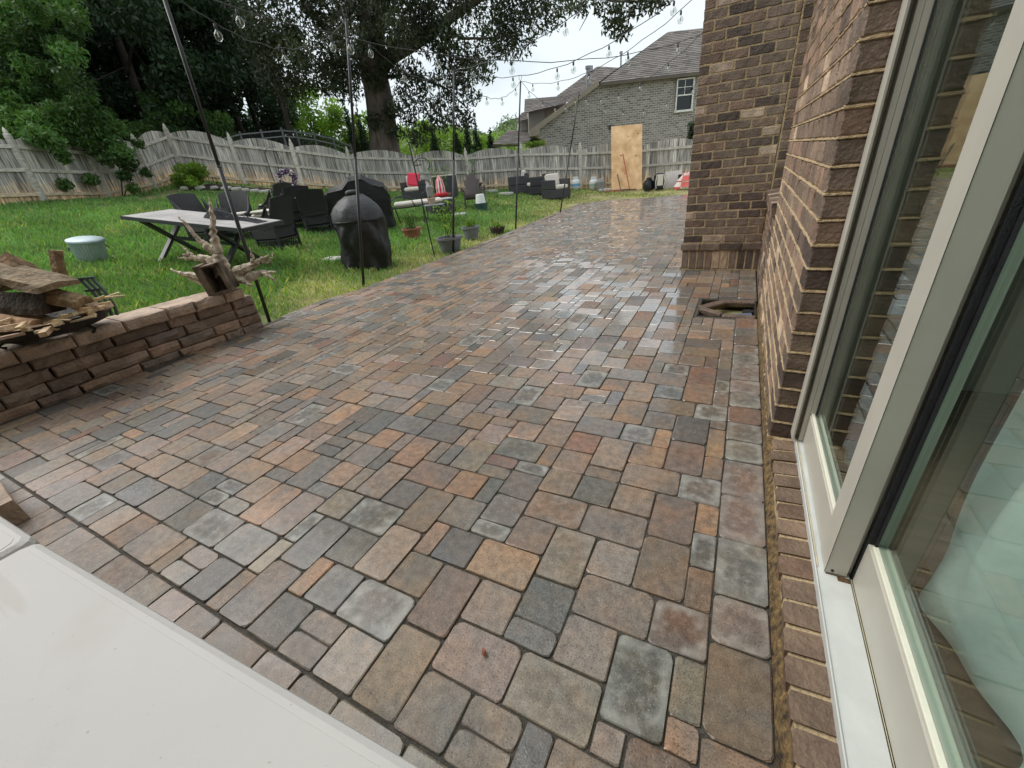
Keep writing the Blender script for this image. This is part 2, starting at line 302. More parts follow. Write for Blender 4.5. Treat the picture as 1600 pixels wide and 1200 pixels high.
# ------------------------------------------------------------------ the patio
PIECES = [(-3,6,2,3,'E'),(-5,7,2,2,'p'),(-6,5,3,2,'o'),(-9,5,3,2,'p'),(-7,8,2,2,'d'),(-7,10,2,3,'o'),(-10,9,3,2,'t'),(-5,11,2,2,'p'),(-3,11,2,3,'b'),(-5,9,3,2,'o'),(-2,9,2,2,'R'),(-1,7,1,2,'o'),(-7,4,2,1,'o'),(-9,3,2,2,'p'),(-11,3,2,3,'m'),(-14,5,3,2,'E'),(-11,6,2,3,'b'),(-9,7,2,2,'p'),(-7,7,2,1,'g'),(-13,7,2,2,'m'),(-15,7,2,3,'t'),(-13,9,1,2,'t'),(-12,9,2,2,'d'),(-13,11,2,2,'g'),(-11,12,2,2,'g'),(-11,11,2,1,'E'),(-9,11,2,2,'b'),(-9,13,3,2,'m'),(-6,13,3,2,'g'),(-3,14,2,3,'b'),(-1,15,1,2,'t'),(-1,13,1,2,'E'),(-1,11,1,2,'b'),(-5,15,2,2,'o'),(-15,10,2,3,'o'),(-18,9,3,2,'E'),(-2,17,2,2,'E'),(-5,17,3,2,'m'),(-3,19,2,3,'b'),(-1,19,1,2,'t'),(-1,21,1,3,'t'),(-3,22,2,3,'d'),(-4,21,1,2,'t'),(-6,21,2,2,'E'),(-5,19,2,2,'m'),(-7,18,2,3,'m'),(-9,19,2,2,'r'),(-9,21,3,2,'g'),(-9,23,2,2,'p'),(-7,23,2,3,'t'),(-5,23,2,2,'g'),(-5,25,3,2,'o'),(-2,25,2,2,'E'),(-1,24,1,1,'b'),(-3,27,2,3,'t'),(-1,27,1,2,'b'),(-1,29,1,2,'E'),(-5,27,2,2,'S'),(-7,26,2,3,'p'),(-6,29,3,2,'g'),(-3,30,2,3,'r'),(-5,31,2,2,'E'),(-1,31,1,2,'d'),(-9,27,2,2,'t'),(-11,27,2,3,'E'),(-9,29,3,2,'g'),(-10,26,2,1,'t'),(-10,25,2,1,'g'),(-15,23,2,3,'E'),(-22,21,3,2,'t'),(-14,13,2,2,'t'),(-12,13,1,2,'d'),(-17,11,2,2,'d'),(-19,11,2,3,'b'),(-22,11,2,2,'m'),(-24,10,2,3,'g'),(-26,11,2,2,'t'),(-28,11,2,3,'p'),(-26,13,1,2,'p'),(-25,14,2,1,'d'),(-25,13,2,1,'d'),(-22,13,2,2,'g'),(-20,13,1,2,'d'),(-22,15,2,2,'t'),(-19,14,2,3,'t'),(-17,15,1,2,'p'),(-16,15,1,2,'d'),(-15,15,2,3,'o'),(-19,17,3,2,'d'),(-15,18,2,2,'p'),(-17,19,2,2,'t'),(-19,20,2,2,'p'),(-21,19,2,2,'d'),(-19,22,2,3,'b'),(-17,23,2,2,'p'),(-21,23,2,2,'t'),(-21,25,3,2,'m'),(-18,25,3,2,'o'),(-17,27,2,2,'p'),(-15,26,2,3,'t'),(-13,25,3,2,'m'),(-13,23,2,2,'b'),(-14,21,3,2,'o'),(-13,19,2,2,'t'),(-11,19,2,3,'m'),(-13,17,3,2,'d'),(-15,20,2,1,'o'),(-17,21,1,2,'g'),(-16,22,2,1,'d'),(-16,21,2,1,'p'),(-11,16,2,1,'E'),(-13,16,2,1,'r'),(-10,17,1,2,'t'),(-19,3,2,3,'g'),(-17,3,2,2,'d'),(-17,5,1,2,'t'),(-16,5,2,2,'d'),(-15,4,2,1,'p'),(-15,3,2,1,'p'),(-13,3,2,2,'p'),(-22,3,2,2,'d'),(-24,3,2,1,'g'),(-26,5,3,2,'E'),(-23,5,3,2,'d'),(-19,6,2,3,'d'),(-17,7,2,2,'d'),(-28,8,2,1,'E'),(-43,6,1,3,'E'),(-34,5,3,2,'d'),(-31,5,3,2,'g'),(-40,8,3,2,'p'),(-37,9,2,2,'p')]
PC = {'E': (.150, .150, .142), 'p': (.278, .232, .200), 'o': (.235, .206, .166), 'd': (.140, .140, .136), 'g': (.190, .178, .164), 't': (.300, .218, .152), 'b': (.205, .160, .128), 'm': (.255, .200, .152), 'r': (.220, .142, .110), 'R': (.200, .125, .098), 'S': (.150, .165, .180), 'K': (.205, .168, .146), 'L': (.185, .180, .166)}
GU = .0762
def paver_shape(w_, l_, v):
    rr = random.Random(v * 31 + int(w_ * 1000) + int(l_ * 7000)); g = .0013 + rr.random() * .0012; x, y = w_ / 2 - g, l_ / 2 - g; cr = .006 + rr.random() * .008
    ch = [cr * rr.uniform(.6, 1.8) for _ in range(4)]
    def ring(i, z):
        X, Y = x - i, y - i; P = []
        for k, (sx, sy) in enumerate(((-1, -1), (1, -1), (1, 1), (-1, 1))):
            c = ch[k]; a = (sx * X, sy * (Y - c), z); m_ = (sx * (X - c * .3), sy * (Y - c * .3), z); b_ = (sx * (X - c), sy * Y, z)
            P += [a, m_, b_] if sx * sy > 0 else [b_, m_, a]
        return [(p[0] + rr.uniform(-.0018, .0018), p[1] + rr.uniform(-.0018, .0018), p[2]) for p in P]
    V = ring(0, -.03) + ring(.0005, -.0030) + ring(.0030, 0); n = 12
    F = [(j * n + k, j * n + (k + 1) % n, (j + 1) * n + (k + 1) % n, (j + 1) * n + k) for j in (0, 1) for k in range(n)] + [tuple(range(2 * n, 3 * n))]
    return V, F
def paver_uv(me, w_, l_, cx=None):
    uv = me.uv_layers.new(name='UVMap')
    for lp in me.loops:
        p = me.vertices[lp.vertex_index].co; uv.data[lp.index].uv = (p.x / w_ + .5, p.y / l_ + .5)
PSH = {}
def paver_mesh(w_, l_, v):
    k = (round(w_, 4), round(l_, 4), v)
    if k not in PSH:
        mb = MB(); V, F = paver_shape(w_, l_, v); mb.add(V, F); me = mb.mesh('paver', PAVER, smooth=False); paver_uv(me, w_, l_); PSH[k] = me
    return PSH[k]
def pcol(code, rr):
    c = PC[code]; j = rr.uniform(.84, 1.16); a = {'E': .30, 'R': .40, 'S': .55, 'K': .55, 'L': .45}.get(code, 1 - max(0, rr.random() - .72) * 1.1)
    return (c[0] * j * rr.uniform(.94, 1.06), c[1] * j, c[2] * j * rr.uniform(.94, 1.06), a)
def patio():
    rr = random.Random(5); base = MB()
    zb = -.007; ysb = [-1.2, 2.62, 3.3, 3.52, 3.99, 4.9, 5.06, 5.9, 7.2, 10.6, 13.9, 14.4]
    for a, b_ in zip(ysb, ysb[1:]):
        xr = -.205 if a == 3.52 else (.232 if a < 5.05 else .9); base.add([(float(edge_x(a)), a, zb), (xr, a, zb), (xr, b_, zb), (float(edge_x(b_)), b_, zb)], [(0, 1, 2, 3)])
    base.add([(-4.25, 14.4, zb), (.9, 14.4, zb), (.9, 15.0, zb), (-1.58, 14.68, zb), (-2.85, 14.41, zb)], [(0, 1, 2, 3, 4)])
    root = tag(base.build('patio', JOINT), 'paved patio of multicoloured concrete stones with dark joint sand', kind='structure')
    occ = {}; items = []
    def put(I, K, a, b_, c):
        for x in range(I, I + a):
            for y in range(K, K + b_): occ[(x, y)] = 1
        items.append((.079 + (I + a / 2) * GU, .0425 + (K + b_ / 2) * GU, a * GU, b_ * GU, c))
    for p in PIECES: put(*p)
    KM, IM = 194, 64; wts = [((2, 2), 34), ((2, 3), 26), ((3, 2), 22), ((1, 2), 9), ((2, 1), 9)]
    codes = 'p' * 19 + 'o' * 17 + 'd' * 13 + 'g' * 20 + 't' * 14 + 'b' * 15 + 'm' * 14 + 'r' * 5 + 'E' * 6
    hole = lambda x, y: False
    for K in range(3, KM):
        for I in range(-IM, 16):
            if (I, K) in occ: continue
            if I >= 0 and K < 70: continue
            opts = []
            for (a, b_), wt in wts:
                if all((I + x, K + y) not in occ and (I + x < 0 or K >= 70) for x in range(a) for y in range(b_)): opts.append(((a, b_), wt))
            if opts:
                (a, b_) = rr.choices([o[0] for o in opts], [o[1] for o in opts])[0]
            else: a, b_ = 1, 1
            put(I, K, a, b_, rr.choice(codes))
    keep = []
    for (x, y, a, b_, c) in items:
        if x < edge_x(y) + .12 or y > edge_y(x) - .12: continue
        if x + a / 2 > -.53 and y > 5.06: continue
        if (x > -.22 and 3.52 < y < 4.0): continue                     # the open drain
        keep.append((x, y, a, b_, c, 0))
    # long edge course along the house wall, cut stones
    y = .105; lens = [.23, .2315, .2345, .157, .233, .23, .228, .157, .155, .155, .157, .158, .228, .155, .157]; cc = 'bbbKLKKLLrLKKLKbdrpLKbgKd'
    i = 0
    while y < 5.0:
        l_ = lens[i] if i < len(lens) else rr.choice((.155, .155, .23))
        if not (3.52 < y + l_ / 2 < 4.0): keep.append((.1535, y + l_ / 2, .149, l_, cc[i % len(cc)], 1))
        y += l_; i += 1
    # header course at the near edge, and along the lawn
    x = .07; i = 0
    while x > -4.4:
        l_ = rr.choice((.155, .155, .23)); keep.append((x - l_ / 2, .187, l_, .158, rr.choice('bbogpEb'), 1)); x -= l_
        i += 1
    for row, (yy, l0) in enumerate(((.03, .155), (-.125, .155), (-.28, .155), (-.435, .155), (-.59, .155), (-.745, .155))):
        x = .22
        while x > -4.4:
            l_ = rr.choice((.155, .155, .23)); keep.append((x - l_ / 2, yy, l_, .155, rr.choice(codes), 0)); x -= l_
    y = 2.7
    ec = []
    while y < 13.9:
        l_ = rr.choice((.155, .23)); xm = float(edge_x(y + l_ / 2)); ang = math.atan2(float(edge_x(y + l_) - edge_x(y)), l_)
        ec.append((xm + .06, y + l_ / 2, .15, l_, rr.choice(codes), -ang)); y += l_
    x = -4.15
    while x < 1.0:
        l_ = rr.choice((.155, .23)); ym = float(edge_y(x + l_ / 2)); ang = math.atan2(float(edge_y(x + l_) - edge_y(x)), l_)
        ec.append((x + l_ / 2, ym - .06, l_, .15, rr.choice(codes), ang)); x += l_
    def vis(k):
        v = Vector((k[0], k[1], 0)) - Vector(CAM); d = v.dot(Vector(FW))
        if d < .2: return -1
        px, py = 800 + FPX * v.dot(Vector(RT)) / d, 600 - FPX * v.dot(Vector(UP)) / d
        if not (-40 < px < 1640 and -40 < py < 1240): return -1
        if k[1] < .14 and k[0] < -.2: return -1
        return k[2] * k[3] * 1.2 / v.length ** 3
    keep.sort(key=vis, reverse=True)
    joined = MB(); juv = []
    for n_, (x, y, a, b_, c, ex) in enumerate(keep):
        col = pcol(c, rr); z = rr.uniform(-.0022, .0022); rz = rr.uniform(-.008, .008)
        if n_ < 292:
            o = link('paver', paver_mesh(a, b_, n_ % 3), root, (x, y, z), rz, col); o.rotation_euler = (rr.uniform(-.009, .009), rr.uniform(-.009, .009), rz)
        else:
            V, F = paver_shape(a, b_, n_ % 3); tx, ty = rr.gauss(0, .011), rr.gauss(0, .011)
            joined.add([(x + p[0] - p[1] * rz, y + p[1] + p[0] * rz, z + p[2] + p[0] * tx + p[1] * ty) for p in V], F, col)
            for f in F: juv += [(V[i_][0] / a + .5, V[i_][1] / b_ + .5) for i_ in f]
    for (x, y, a, b_, c, ang) in ec:
        V, F = paver_shape(a, b_, 1); ca, sa = math.cos(ang), math.sin(ang)
        joined.add([(x + p[0] * ca - p[1] * sa, y + p[1] * ca + p[0] * sa, p[2] + .0035) for p in V], F, pcol(c, rr))
        for f in F: juv += [(V[i_][0] / a + .5, V[i_][1] / b_ + .5) for i_ in f]
    o = joined.build('far_pavers', PAVER, root); uv = o.data.uv_layers.new(name='UVMap'); uv.data.foreach_set('uv', np.array(juv, 'f').ravel())
    tag(o, kind='stuff')
patio()
# ------------------------------------------------------------------ the brick house on the right
BL, BH, BD, JT = .1935, .0695, .09, .0099; CH = .0794; CL_ = .2034
def rough_brick(l_, h, d, seed, fr=True):
    "a tumbled brick, length on x, outer face at y = 0 looking to -y"
    rr = random.Random(seed); x, z = l_ / 2, h / 2; i = .006; nx = 4
    def row(zz, yy, ins):
        return [(-x + ins + (2 * x - 2 * ins) * k / nx + (rr.uniform(-.0035, .0035) if 0 < k < nx else 0), yy + rr.uniform(-.0016, .0016), zz + rr.uniform(-.0026, .0026)) for k in range(nx + 1)]
    V = row(-z, d, 0) + row(-z, .006, 0) + row(-z + i, 0, i) + row(z - i, 0, i) + row(z, .006, 0) + row(z, d, 0); n = nx + 1
    F = [(r * n + k, r * n + k + 1, (r + 1) * n + k + 1, (r + 1) * n + k) for r in range(5) for k in range(nx)]
    F += [tuple(r * n for r in (5, 4, 3, 2, 1, 0)), tuple(r * n + nx for r in range(6))]
    return V, F
BSH = {}
def brick_mesh(l_, h, d, v):
    k = (round(l_, 3), round(h, 3), round(d, 3), v)
    if k not in BSH:
        mb = MB(); mb.add(*rough_brick(l_, h, d, v * 13 + int(l_ * 999))); BSH[k] = mb.mesh('brick', BRICK)
    return BSH[k]
def bcol(rr, pale=.045):
    q = rr.random()
    if q < pale: c = (2.3, 2.35, 2.3)
    elif q < pale + .16: c = (.55, .53, .56)
    elif q < pale + .34: c = (1.10, .98, .93)
    else: c = (1, .985, .97)
    j = rr.uniform(.72, 1.12); return (c[0] * j, c[1] * j, c[2] * j, 1)
def house():
    rr = random.Random(11); H0 = (.24, 1.7, 0)
    root = thing('brick_house', 'dark brown brick house with chimney breast and brick pier beside the patio door', 'house', H0)
    ML = []                                                           # wanted bricks: matrix, size, colour
    def want(pos, rz, size, col, tilt=None): ML.append((pos, rz, size, col, tilt))
    ch0, ch1, CY, top = -.52, .232, 5.09, 5.6
    # chimney breast front: soldier base, ledge course, running bond above
    x = ch0; k = 0
    while x < ch1 - .03:
        want((x + .0345, CY, .107), 0, (.069, .194, .09), (2.2, 2.2, 2.0, 1) if k in (4, 5) else bcol(rr, .02)); x += CH; k += 1
    x = ch0 - .02
    while x < ch1:
        want((min(x + BL / 2, ch1 - .02), CY - .022, .248), 0, (BL, BH, .11), bcol(rr, 0)); x += CL_
    for r in range(int((top - .29) / CH)):
        z = .29 + (r + .5) * CH; off = (.0, .5)[r % 2]; x = ch0; first = True
        while x < ch1 - .02:
            l_ = BL if not (first and off) else BL * .46
            e = min(x + l_, ch1 - .002); want(((x + e) / 2, CY, z), 0, (round(e - x, 3), BH, .09), bcol(rr)); x = e + JT; first = False
    # left flank of the chimney (faces -X)
    for r in range(int((top - .29) / CH)):
        z = .29 + (r + .5) * CH; y = CY + .1 + (.05 if r % 2 else 0)
        while y < 6.75: want((ch0, y + BL / 2, z), -PI / 2, (BL, BH, .09), bcol(rr)); y += CL_
    # far jamb of the window beyond the pier
    for r in range(int(top / CH)):
        want((.292, CY - .005, (r + .5) * CH), 0, (.092, BH, .09), bcol(rr, .02))
    # pier between the window and the patio door; its bricks turn the corner into the door reveal
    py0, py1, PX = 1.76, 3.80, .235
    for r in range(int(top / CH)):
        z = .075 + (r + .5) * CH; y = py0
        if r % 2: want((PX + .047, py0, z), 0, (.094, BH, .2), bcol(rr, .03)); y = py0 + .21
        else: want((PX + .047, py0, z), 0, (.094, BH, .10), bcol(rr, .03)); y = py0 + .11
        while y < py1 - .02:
            e = min(y + BL, py1); want((PX, (y + e) / 2, z), -PI / 2, (round(e - y, 3), BH, .09), tuple(v * q for v, q in zip(bcol(rr, .05), (1.62, 1.60, 1.55, 1)))); y = e + JT  # stretchers tinted lighter: dusty faces, plus their brighter light put into the colour
    # low wall under the window
    for r in range(9):
        y = py1 + .005 + (.1 if r % 2 else 0)
        while y < CY - .1: want((PX + .004, y + BL / 2, (r + .5) * CH), -PI / 2, (BL, BH, .09), bcol(rr)); y += CL_
    # wall further along the house and above the door
    for r in range(int(2.3 / CH), int(top / CH)):
        y = -3.0 + (.1 if r % 2 else 0)
        while y < py0 - .03: want((PX, min(y + BL / 2, py0 - BL / 2 - .002), (r + .5) * CH), -PI / 2, (BL, BH, .09), bcol(rr)); y += CL_
    # rowlock sill under the door, each brick on edge and sloped
    y = py0 - .03; k = 0
    while y > -1.4:
        want((.247 + rr.uniform(-.003, .003), y - .035, .047), -PI / 2, (.0675, .078, .11), tuple(v * q for v, q in zip(bcol(rr, 0), (1.0, .93, .84, 1))), 'row'); y -= CH; k += 1
    # rowlock ledge under the window, sloping bricks
    y = py1 + .03
    while y < CY - .08: want((.205, y + .035, .73), -PI / 2, (.0675, .1, .16), bcol(rr, .2), 'row'); y += CH
    # unseen wing wall, added behind the viewpoint to shade the chimney and door faces
    for r in range(int(top / CH)):
        x = -7.4 + (.1 if r % 2 else 0)
        while x < PX - .2: want((x + BL / 2, -1.75, (r + .5) * CH), PI, (BL, BH, .09), bcol(rr)); x += CL_
    def score(k):
        v = Vector(k[0]) - Vector(CAM); d = v.dot(Vector(FW))
        if d < .15: return -1
        px, py = 800 + FPX * v.dot(Vector(RT)) / d, 600 - FPX * v.dot(Vector(UP)) / d
        if not (-20 < px < 1620 and -20 < py < 1220): return -1
        if k[0][1] > 5.2: return -.5
        return (1.6 if k[1] == 0 else .35 + .5 * (k[4] == 'row')) * k[2][0] * k[2][1] / v.length ** 2
    ML.sort(key=score, reverse=True); joined = MB()
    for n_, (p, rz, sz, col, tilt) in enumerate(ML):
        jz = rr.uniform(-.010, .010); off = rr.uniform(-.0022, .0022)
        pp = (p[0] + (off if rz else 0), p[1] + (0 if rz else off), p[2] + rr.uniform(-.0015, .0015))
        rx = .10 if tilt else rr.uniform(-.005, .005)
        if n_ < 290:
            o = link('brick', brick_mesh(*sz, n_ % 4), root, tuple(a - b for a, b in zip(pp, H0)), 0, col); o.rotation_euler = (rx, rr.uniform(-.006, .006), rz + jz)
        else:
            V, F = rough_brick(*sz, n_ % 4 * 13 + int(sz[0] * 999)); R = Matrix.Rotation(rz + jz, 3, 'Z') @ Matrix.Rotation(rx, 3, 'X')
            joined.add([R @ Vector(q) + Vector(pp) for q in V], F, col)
    tag(joined.build('upper_bricks', BRICK, root, H0), kind='stuff')
    # mortar cores: surfaces set 6 mm behind the brick faces
    m = MB(); g = .0058
    def slab(x0, x1, y0, y1, z0, z1): m.box(((x0 + x1) / 2, (y0 + y1) / 2, (z0 + z1) / 2), (x1 - x0, y1 - y0, z1 - z0))
    slab(ch0 + g, ch1 - .001, CY + g, 6.8, -.1, top); slab(ch1 + .004, .36, CY + .004, 6.8, -.1, top); slab(PX + g, .40, py0 + g, py1 - g, -.1, top)
    slab(PX + .009, .40, py1, CY, -.1, .70); slab(PX + g, .42, -3.1, py0 - .004, 2.3, top); slab(-7.4, PX, -3.0, -1.75 - g, -.1, top)
    m.build('mortar', MORTAR, root, H0)
    # ragged mortar beads squeezed along the bed joints of the pier
    mb = MB()
    for r in range(0, 34):
        z = .075 + r * CH; n = 46; V = []; F = []
        for k in range(n + 1):
            yy = py0 - .001 + (py1 - py0) * (k / n) ** 1.5; o = .0035 + rr.random() ** 2 * .006; hh = .0046 + rr.uniform(-.001, .0022)
            V += [(PX + .010, yy, z - hh), (PX - o * .6 + .001, yy, z - hh * .5), (PX - o * .5 + .001, yy, z + hh * .4), (PX + .010, yy, z + hh)]
        for k in range(n):
            for q in range(3): F.append((k * 4 + q, k * 4 + q + 1, k * 4 + q + 5, k * 4 + q + 4))
        mb.add(V, F)
        n = 7; V = []; F = []
        for k in range(n + 1):
            xx = PX - .002 + .095 * k / n; o = .003 + rr.random() * .004; hh = .0046 + rr.uniform(-.001, .002)
            V += [(xx, py0 + .008, z - hh), (xx, py0 - o * .5, z - hh * .5), (xx, py0 - o * .3, z + hh * .4), (xx, py0 + .008, z + hh)]
        for k in range(n):
            for q in range(3): F.append((k * 4 + q, k * 4 + q + 1, k * 4 + q + 5, k * 4 + q + 4))
        mb.add(V, F)
    mb.build('mortar_joint', MORTAR, root, H0)
    # dirty mortar ramp along the foot of the wall and the bed under the sill bricks
    d = MB()
    def ramp(u, v):
        yy = -1.4 + 5.2 * u; q = math.sin(yy * 31) * .35 + math.sin(yy * 73 + 1) * .3 + math.sin(yy * 13) * .35
        P = [(.229, -.03), (.2292, .004 + .004 * q), (.235, .018 + .010 * q), (.241, .030 + .012 * q), (.2485, .045 + .012 * q), (.262, .05)]
        if yy > 1.74: P = [(.229, -.03), (.2290, .006), (.2298, .03 + .012 * q), (.2305, .055 + .016 * q), (.233, .088 + .02 * q), (.246, .10 + .02 * q)]
        x_, z_ = P[round(v * 5)]; return (x_ + .0012 * math.sin(yy * 190), yy, z_)
    d.grid(ramp, 260, 5); d.build('mortar_ramp', PARGE, root, H0, smooth=True)
    b = MB(); b.add([(.2492, -1.4, -.03), (.2492, 1.755, -.03), (.2492, 1.755, .0800), (.2492, -1.4, .0800), (.345, 1.755, .0893), (.345, -1.4, .0893)], [(0, 1, 2, 3), (3, 2, 4, 5), (1, 4, 2), (0, 3, 5)]); b.build('sill_bed', MORTAR, root, H0)
    # eave high above, out of the frame but it shades the wall
    sf = MB(); sf.box((.35, 1.9, 5.68), (1.3, 10.2, .12)); sf.build('soffit', ALU, root, H0)
    # the window beyond the pier
    f = MB(); yc = (py1 + CY) / 2; wv = CY - py1 - .02
    for zc, hh in ((.80, .06), (2.2, .06)): f.box((.355, yc, zc), (.06, wv, hh))
    for yy in (py1 + .04, CY - .04): f.box((.355, yy, 1.5), (.06, .05, 1.34))
    wf = f.build('window', ALU, root, H0); gl = MB(); gl.box((.36, yc, 1.5), (.006, wv - .13, 1.34)); gl.build('pane', GLASS, wf, H0)
    # sliding patio door
    D = bpy.data.objects.new('patio_door', None)
    def P(name, m_, boxes, par, bev=.0015):
        q = MB()
        for (x0, x1, y0, y1, z0, z1) in boxes: q.box(((x0 + x1) / 2, (y0 + y1) / 2, (z0 + z1) / 2), (x1 - x0, y1 - y0, z1 - z0), bev=bev)
        return q.build(name, m_, par, H0)
    zt = 2.25
    fr = P('door_frame', ALU, [(.308, .3135, 1.690, 1.757, .118, zt), (.3145, .330, 1.735, 1.757, .118, zt), (.331, .345, 1.700, 1.757, .118, zt), (.308, .46, -1.4, 1.757, zt + .001, 2.30)], root)
    P('door_sill', SILLW, [(.322, .326, -1.4, 1.757, .086, .119), (.327, .402, -1.4, 1.757, .09, .1145)], fr)
    P('caulk_line', CAULK, [(.3275, .331, 1.06, 1.735, .1152, .1175), (.4025, .4045, -1.4, 1.045, .1152, .1165)], fr, .0004)
    fp = P('fixed_panel', ALU, [(.346, .385, 1.135, 1.735, .1160, .242), (.346, .372, 1.700, 1.735, .243, zt), (.346, .385, 1.135, 1.735, zt - .09, zt - .001)], root)
    st = P('door_stile', ALU, [(.343, .392, 1.046, 1.133, .1165, zt)], fp, .003)
    P('stile_seam', BLACKRUB, [(.3426, .3436, 1.0452, 1.0462, .1166, zt)], fp, 0)
    P('stile_grime', mat('rust_grime', lin((96, 74, 48)), .8, .5, 160, .3, 200), [(.3455, .390, 1.0430, 1.0452, .1146, .1172), (.372, .400, 1.028, 1.044, .1146, .1160)], fp, .0003)
    P('stile_lip', ALU, [(.393, .403, 1.060, 1.133, .1165, zt)], fp, .002)
    P('door_bead', BEADM, [(.350, .3605, 1.136, 1.700, .2425, .252)], fp, .002)
    P('door_glass', GLASS, [(.3655, .3705, 1.1335, 1.699, .2430, zt - .092)], fp, 0)
    P('glass_gasket', BLACKRUB, [(.3625, .3650, 1.690, 1.6995, .253, zt - .092), (.3710, .3735, 1.690, 1.6995, .243, zt - .092)], fp, 0)
    sp = P('sliding_panel', ALU, [(.4055, .447, -1.38, 1.040, .1165, .262), (.4055, .447, -1.38, 1.12, zt - .09, zt - .001), (.4165, .447, 1.046, 1.12, .1165, zt - .092), (.4055, .447, -1.38, -1.3, .263, zt - .092)], root)
    P('brush_seal', BLACKRUB, [(.4045, .4155, 1.0405, 1.052, .119, zt - .01), (.4165, .4205, 1.028, 1.045, .263, zt - .01)], sp, 0)
    P('panel_bead', BEADM, [(.410, .4225, -1.3, 1.026, .2625, .2705)], sp, .002)
    P('panel_glass', GLASS, [(.4280, .4330, -1.299, 1.0455, .2630, zt - .093)], sp, 0)
    P('stile_screw', BLACKM, [(.355, .363, 1.0445, 1.046, .126, .134)], fp, .003)
    # room behind the glass: floor, back and side walls, ceiling
    fl = MB(); fl.box((2.2, .2, .095), (3.5, 4.4, .02)); fl.build('room_floor', mat('brown_floor', lin((112, 92, 76)), .45, .25, 3, .1, 60, stretch=(1, 12, 1)), root, H0)
    rw = MB(); rw.box((3.95, .2, 1.2), (.1, 4.6, 2.4)); rw.box((2.2, 2.42, 1.2), (3.5, .1, 2.4)); rw.box((2.2, -2.1, 1.2), (3.5, .1, 2.4)); rw.box((2.2, .2, 2.36), (3.5, 4.4, .1)); rw.build('room_wall', mat('room_paint', lin((214, 218, 210)), .8, .03), root, H0)
    bk = MB(); bk.box((2.4, 2.5, 2.85), (4.1, 10.0, 5.5)); 
    # dust sheet hung inside the glass
    cu = MB()
    def sheet(u, v):
        y = 1.115 - 2.3 * u; z = .108 + 2.1 * v; a = (1 - v) ** 1.5
        x = .560 + .016 * math.sin(y * 9 + 2.2 * v) + (.012 + .02 * a) * math.sin(y * 17 + v * 7 + 1) + .016 * a * math.sin(y * 29 - v * 16) + .014 * math.sin(v * 9 + y * 4) * a + .05 * a * math.sin(y * 3.1 + .4) ** 2
        return (x, y + .01 * math.sin(v * 6), z + .03 * math.sin(y * 6.5 + .5) * (v < .02) + .05 * math.sin(y * 2.6) ** 2 * (1 - v))
    cu.grid(sheet, 90, 40)
    c = cu.build('dust_sheet', None, None, (.56, 0, .1), True); c.location = (.56, 0, .1); c.data.materials.append(mat('white_sheet', lin((196, 204, 200)), .85, .06, 3, .35, 10))
    c.data.materials[0].node_tree.nodes['Principled BSDF'].inputs['Subsurface Weight'].default_value = 0
    tag(c, 'pale rumpled dust sheet hanging inside the patio door glass', 'dust sheet')
    bpy.data.objects.remove(D)
house()
# ------------------------------------------------------------------ drain opening by the wall
def drain():
    t = thing('drain_box', 'open drain box by the house wall framed with tilted cut stones', 'drain', (.08, 3.76, 0))
    o = (.08, 3.76, 0); m = MB(); m.box((.0, 3.76, -.335), (.42, .44, .01)); m.box((-.2, 3.76, -.17), (.012, .44, .32)); m.box((.218, 3.76, -.17), (.012, .44, .32)); m.box((0, 3.545, -.17), (.42, .012, .32)); m.box((0, 3.975, -.17), (.42, .012, .32))
    m.build('pit', mat('wet_soil', lin((40, 34, 28)), .6, .4, 20, .9, 50), t, o)
    for (a, b, z, w_) in (((-.19, 3.70), (-.02, 3.57), -.012, .05), ((-.02, 3.56), (.215, 3.545), -.018, .05), ((-.19, 3.74), (-.03, 3.93), -.020, .07), ((-.04, 3.945), (.215, 3.96), -.022, .05)):
        q = MB(); d = Vector((b[0] - a[0], b[1] - a[1], 0)); L = d.length
        q.box(((a[0] + b[0]) / 2, (a[1] + b[1]) / 2, z), (L, w_, .05), m=Matrix.Rotation(math.atan2(d.y, d.x), 3, 'Z') @ Matrix.Rotation(.16, 3, 'X'), col=(1, .9, .8, 1), bev=.008); q.build('edging_stone', mat('cut_stone', lin((100, 84, 72)), .6, .3, 12, .6, 70) if 'cut_stone' not in MATS else MATS['cut_stone'], t, o)
    q = MB(); q.box((.12, 3.64, -.03), (.16, .07, .008), m=Matrix.Rotation(.3, 3, 'Z') @ Matrix.Rotation(.35, 3, 'X')); q.build('slate_piece', mat('blue_slate', lin((96, 106, 122)), .4, .2), t, o)
    q = MB(); q.tube([(.17, 3.85, -.32), (.17, 3.85, -.05)], .045, 12); q.build('drain_pipe', BLACKM, t, o)
drain()
lf = MB(); lf.add([(-.49, .528, .006), (-.476, .524, .011), (-.466, .512, .006), (-.474, .505, .013), (-.484, .513, .005)], [(0, 1, 2, 3, 4)]); tag(lf.build('fallen_leaf', mat('dry_leaf', lin((120, 70, 44)), .7, .3, 60)), 'small curled brown dry leaf lying on a paving stone', 'leaf')
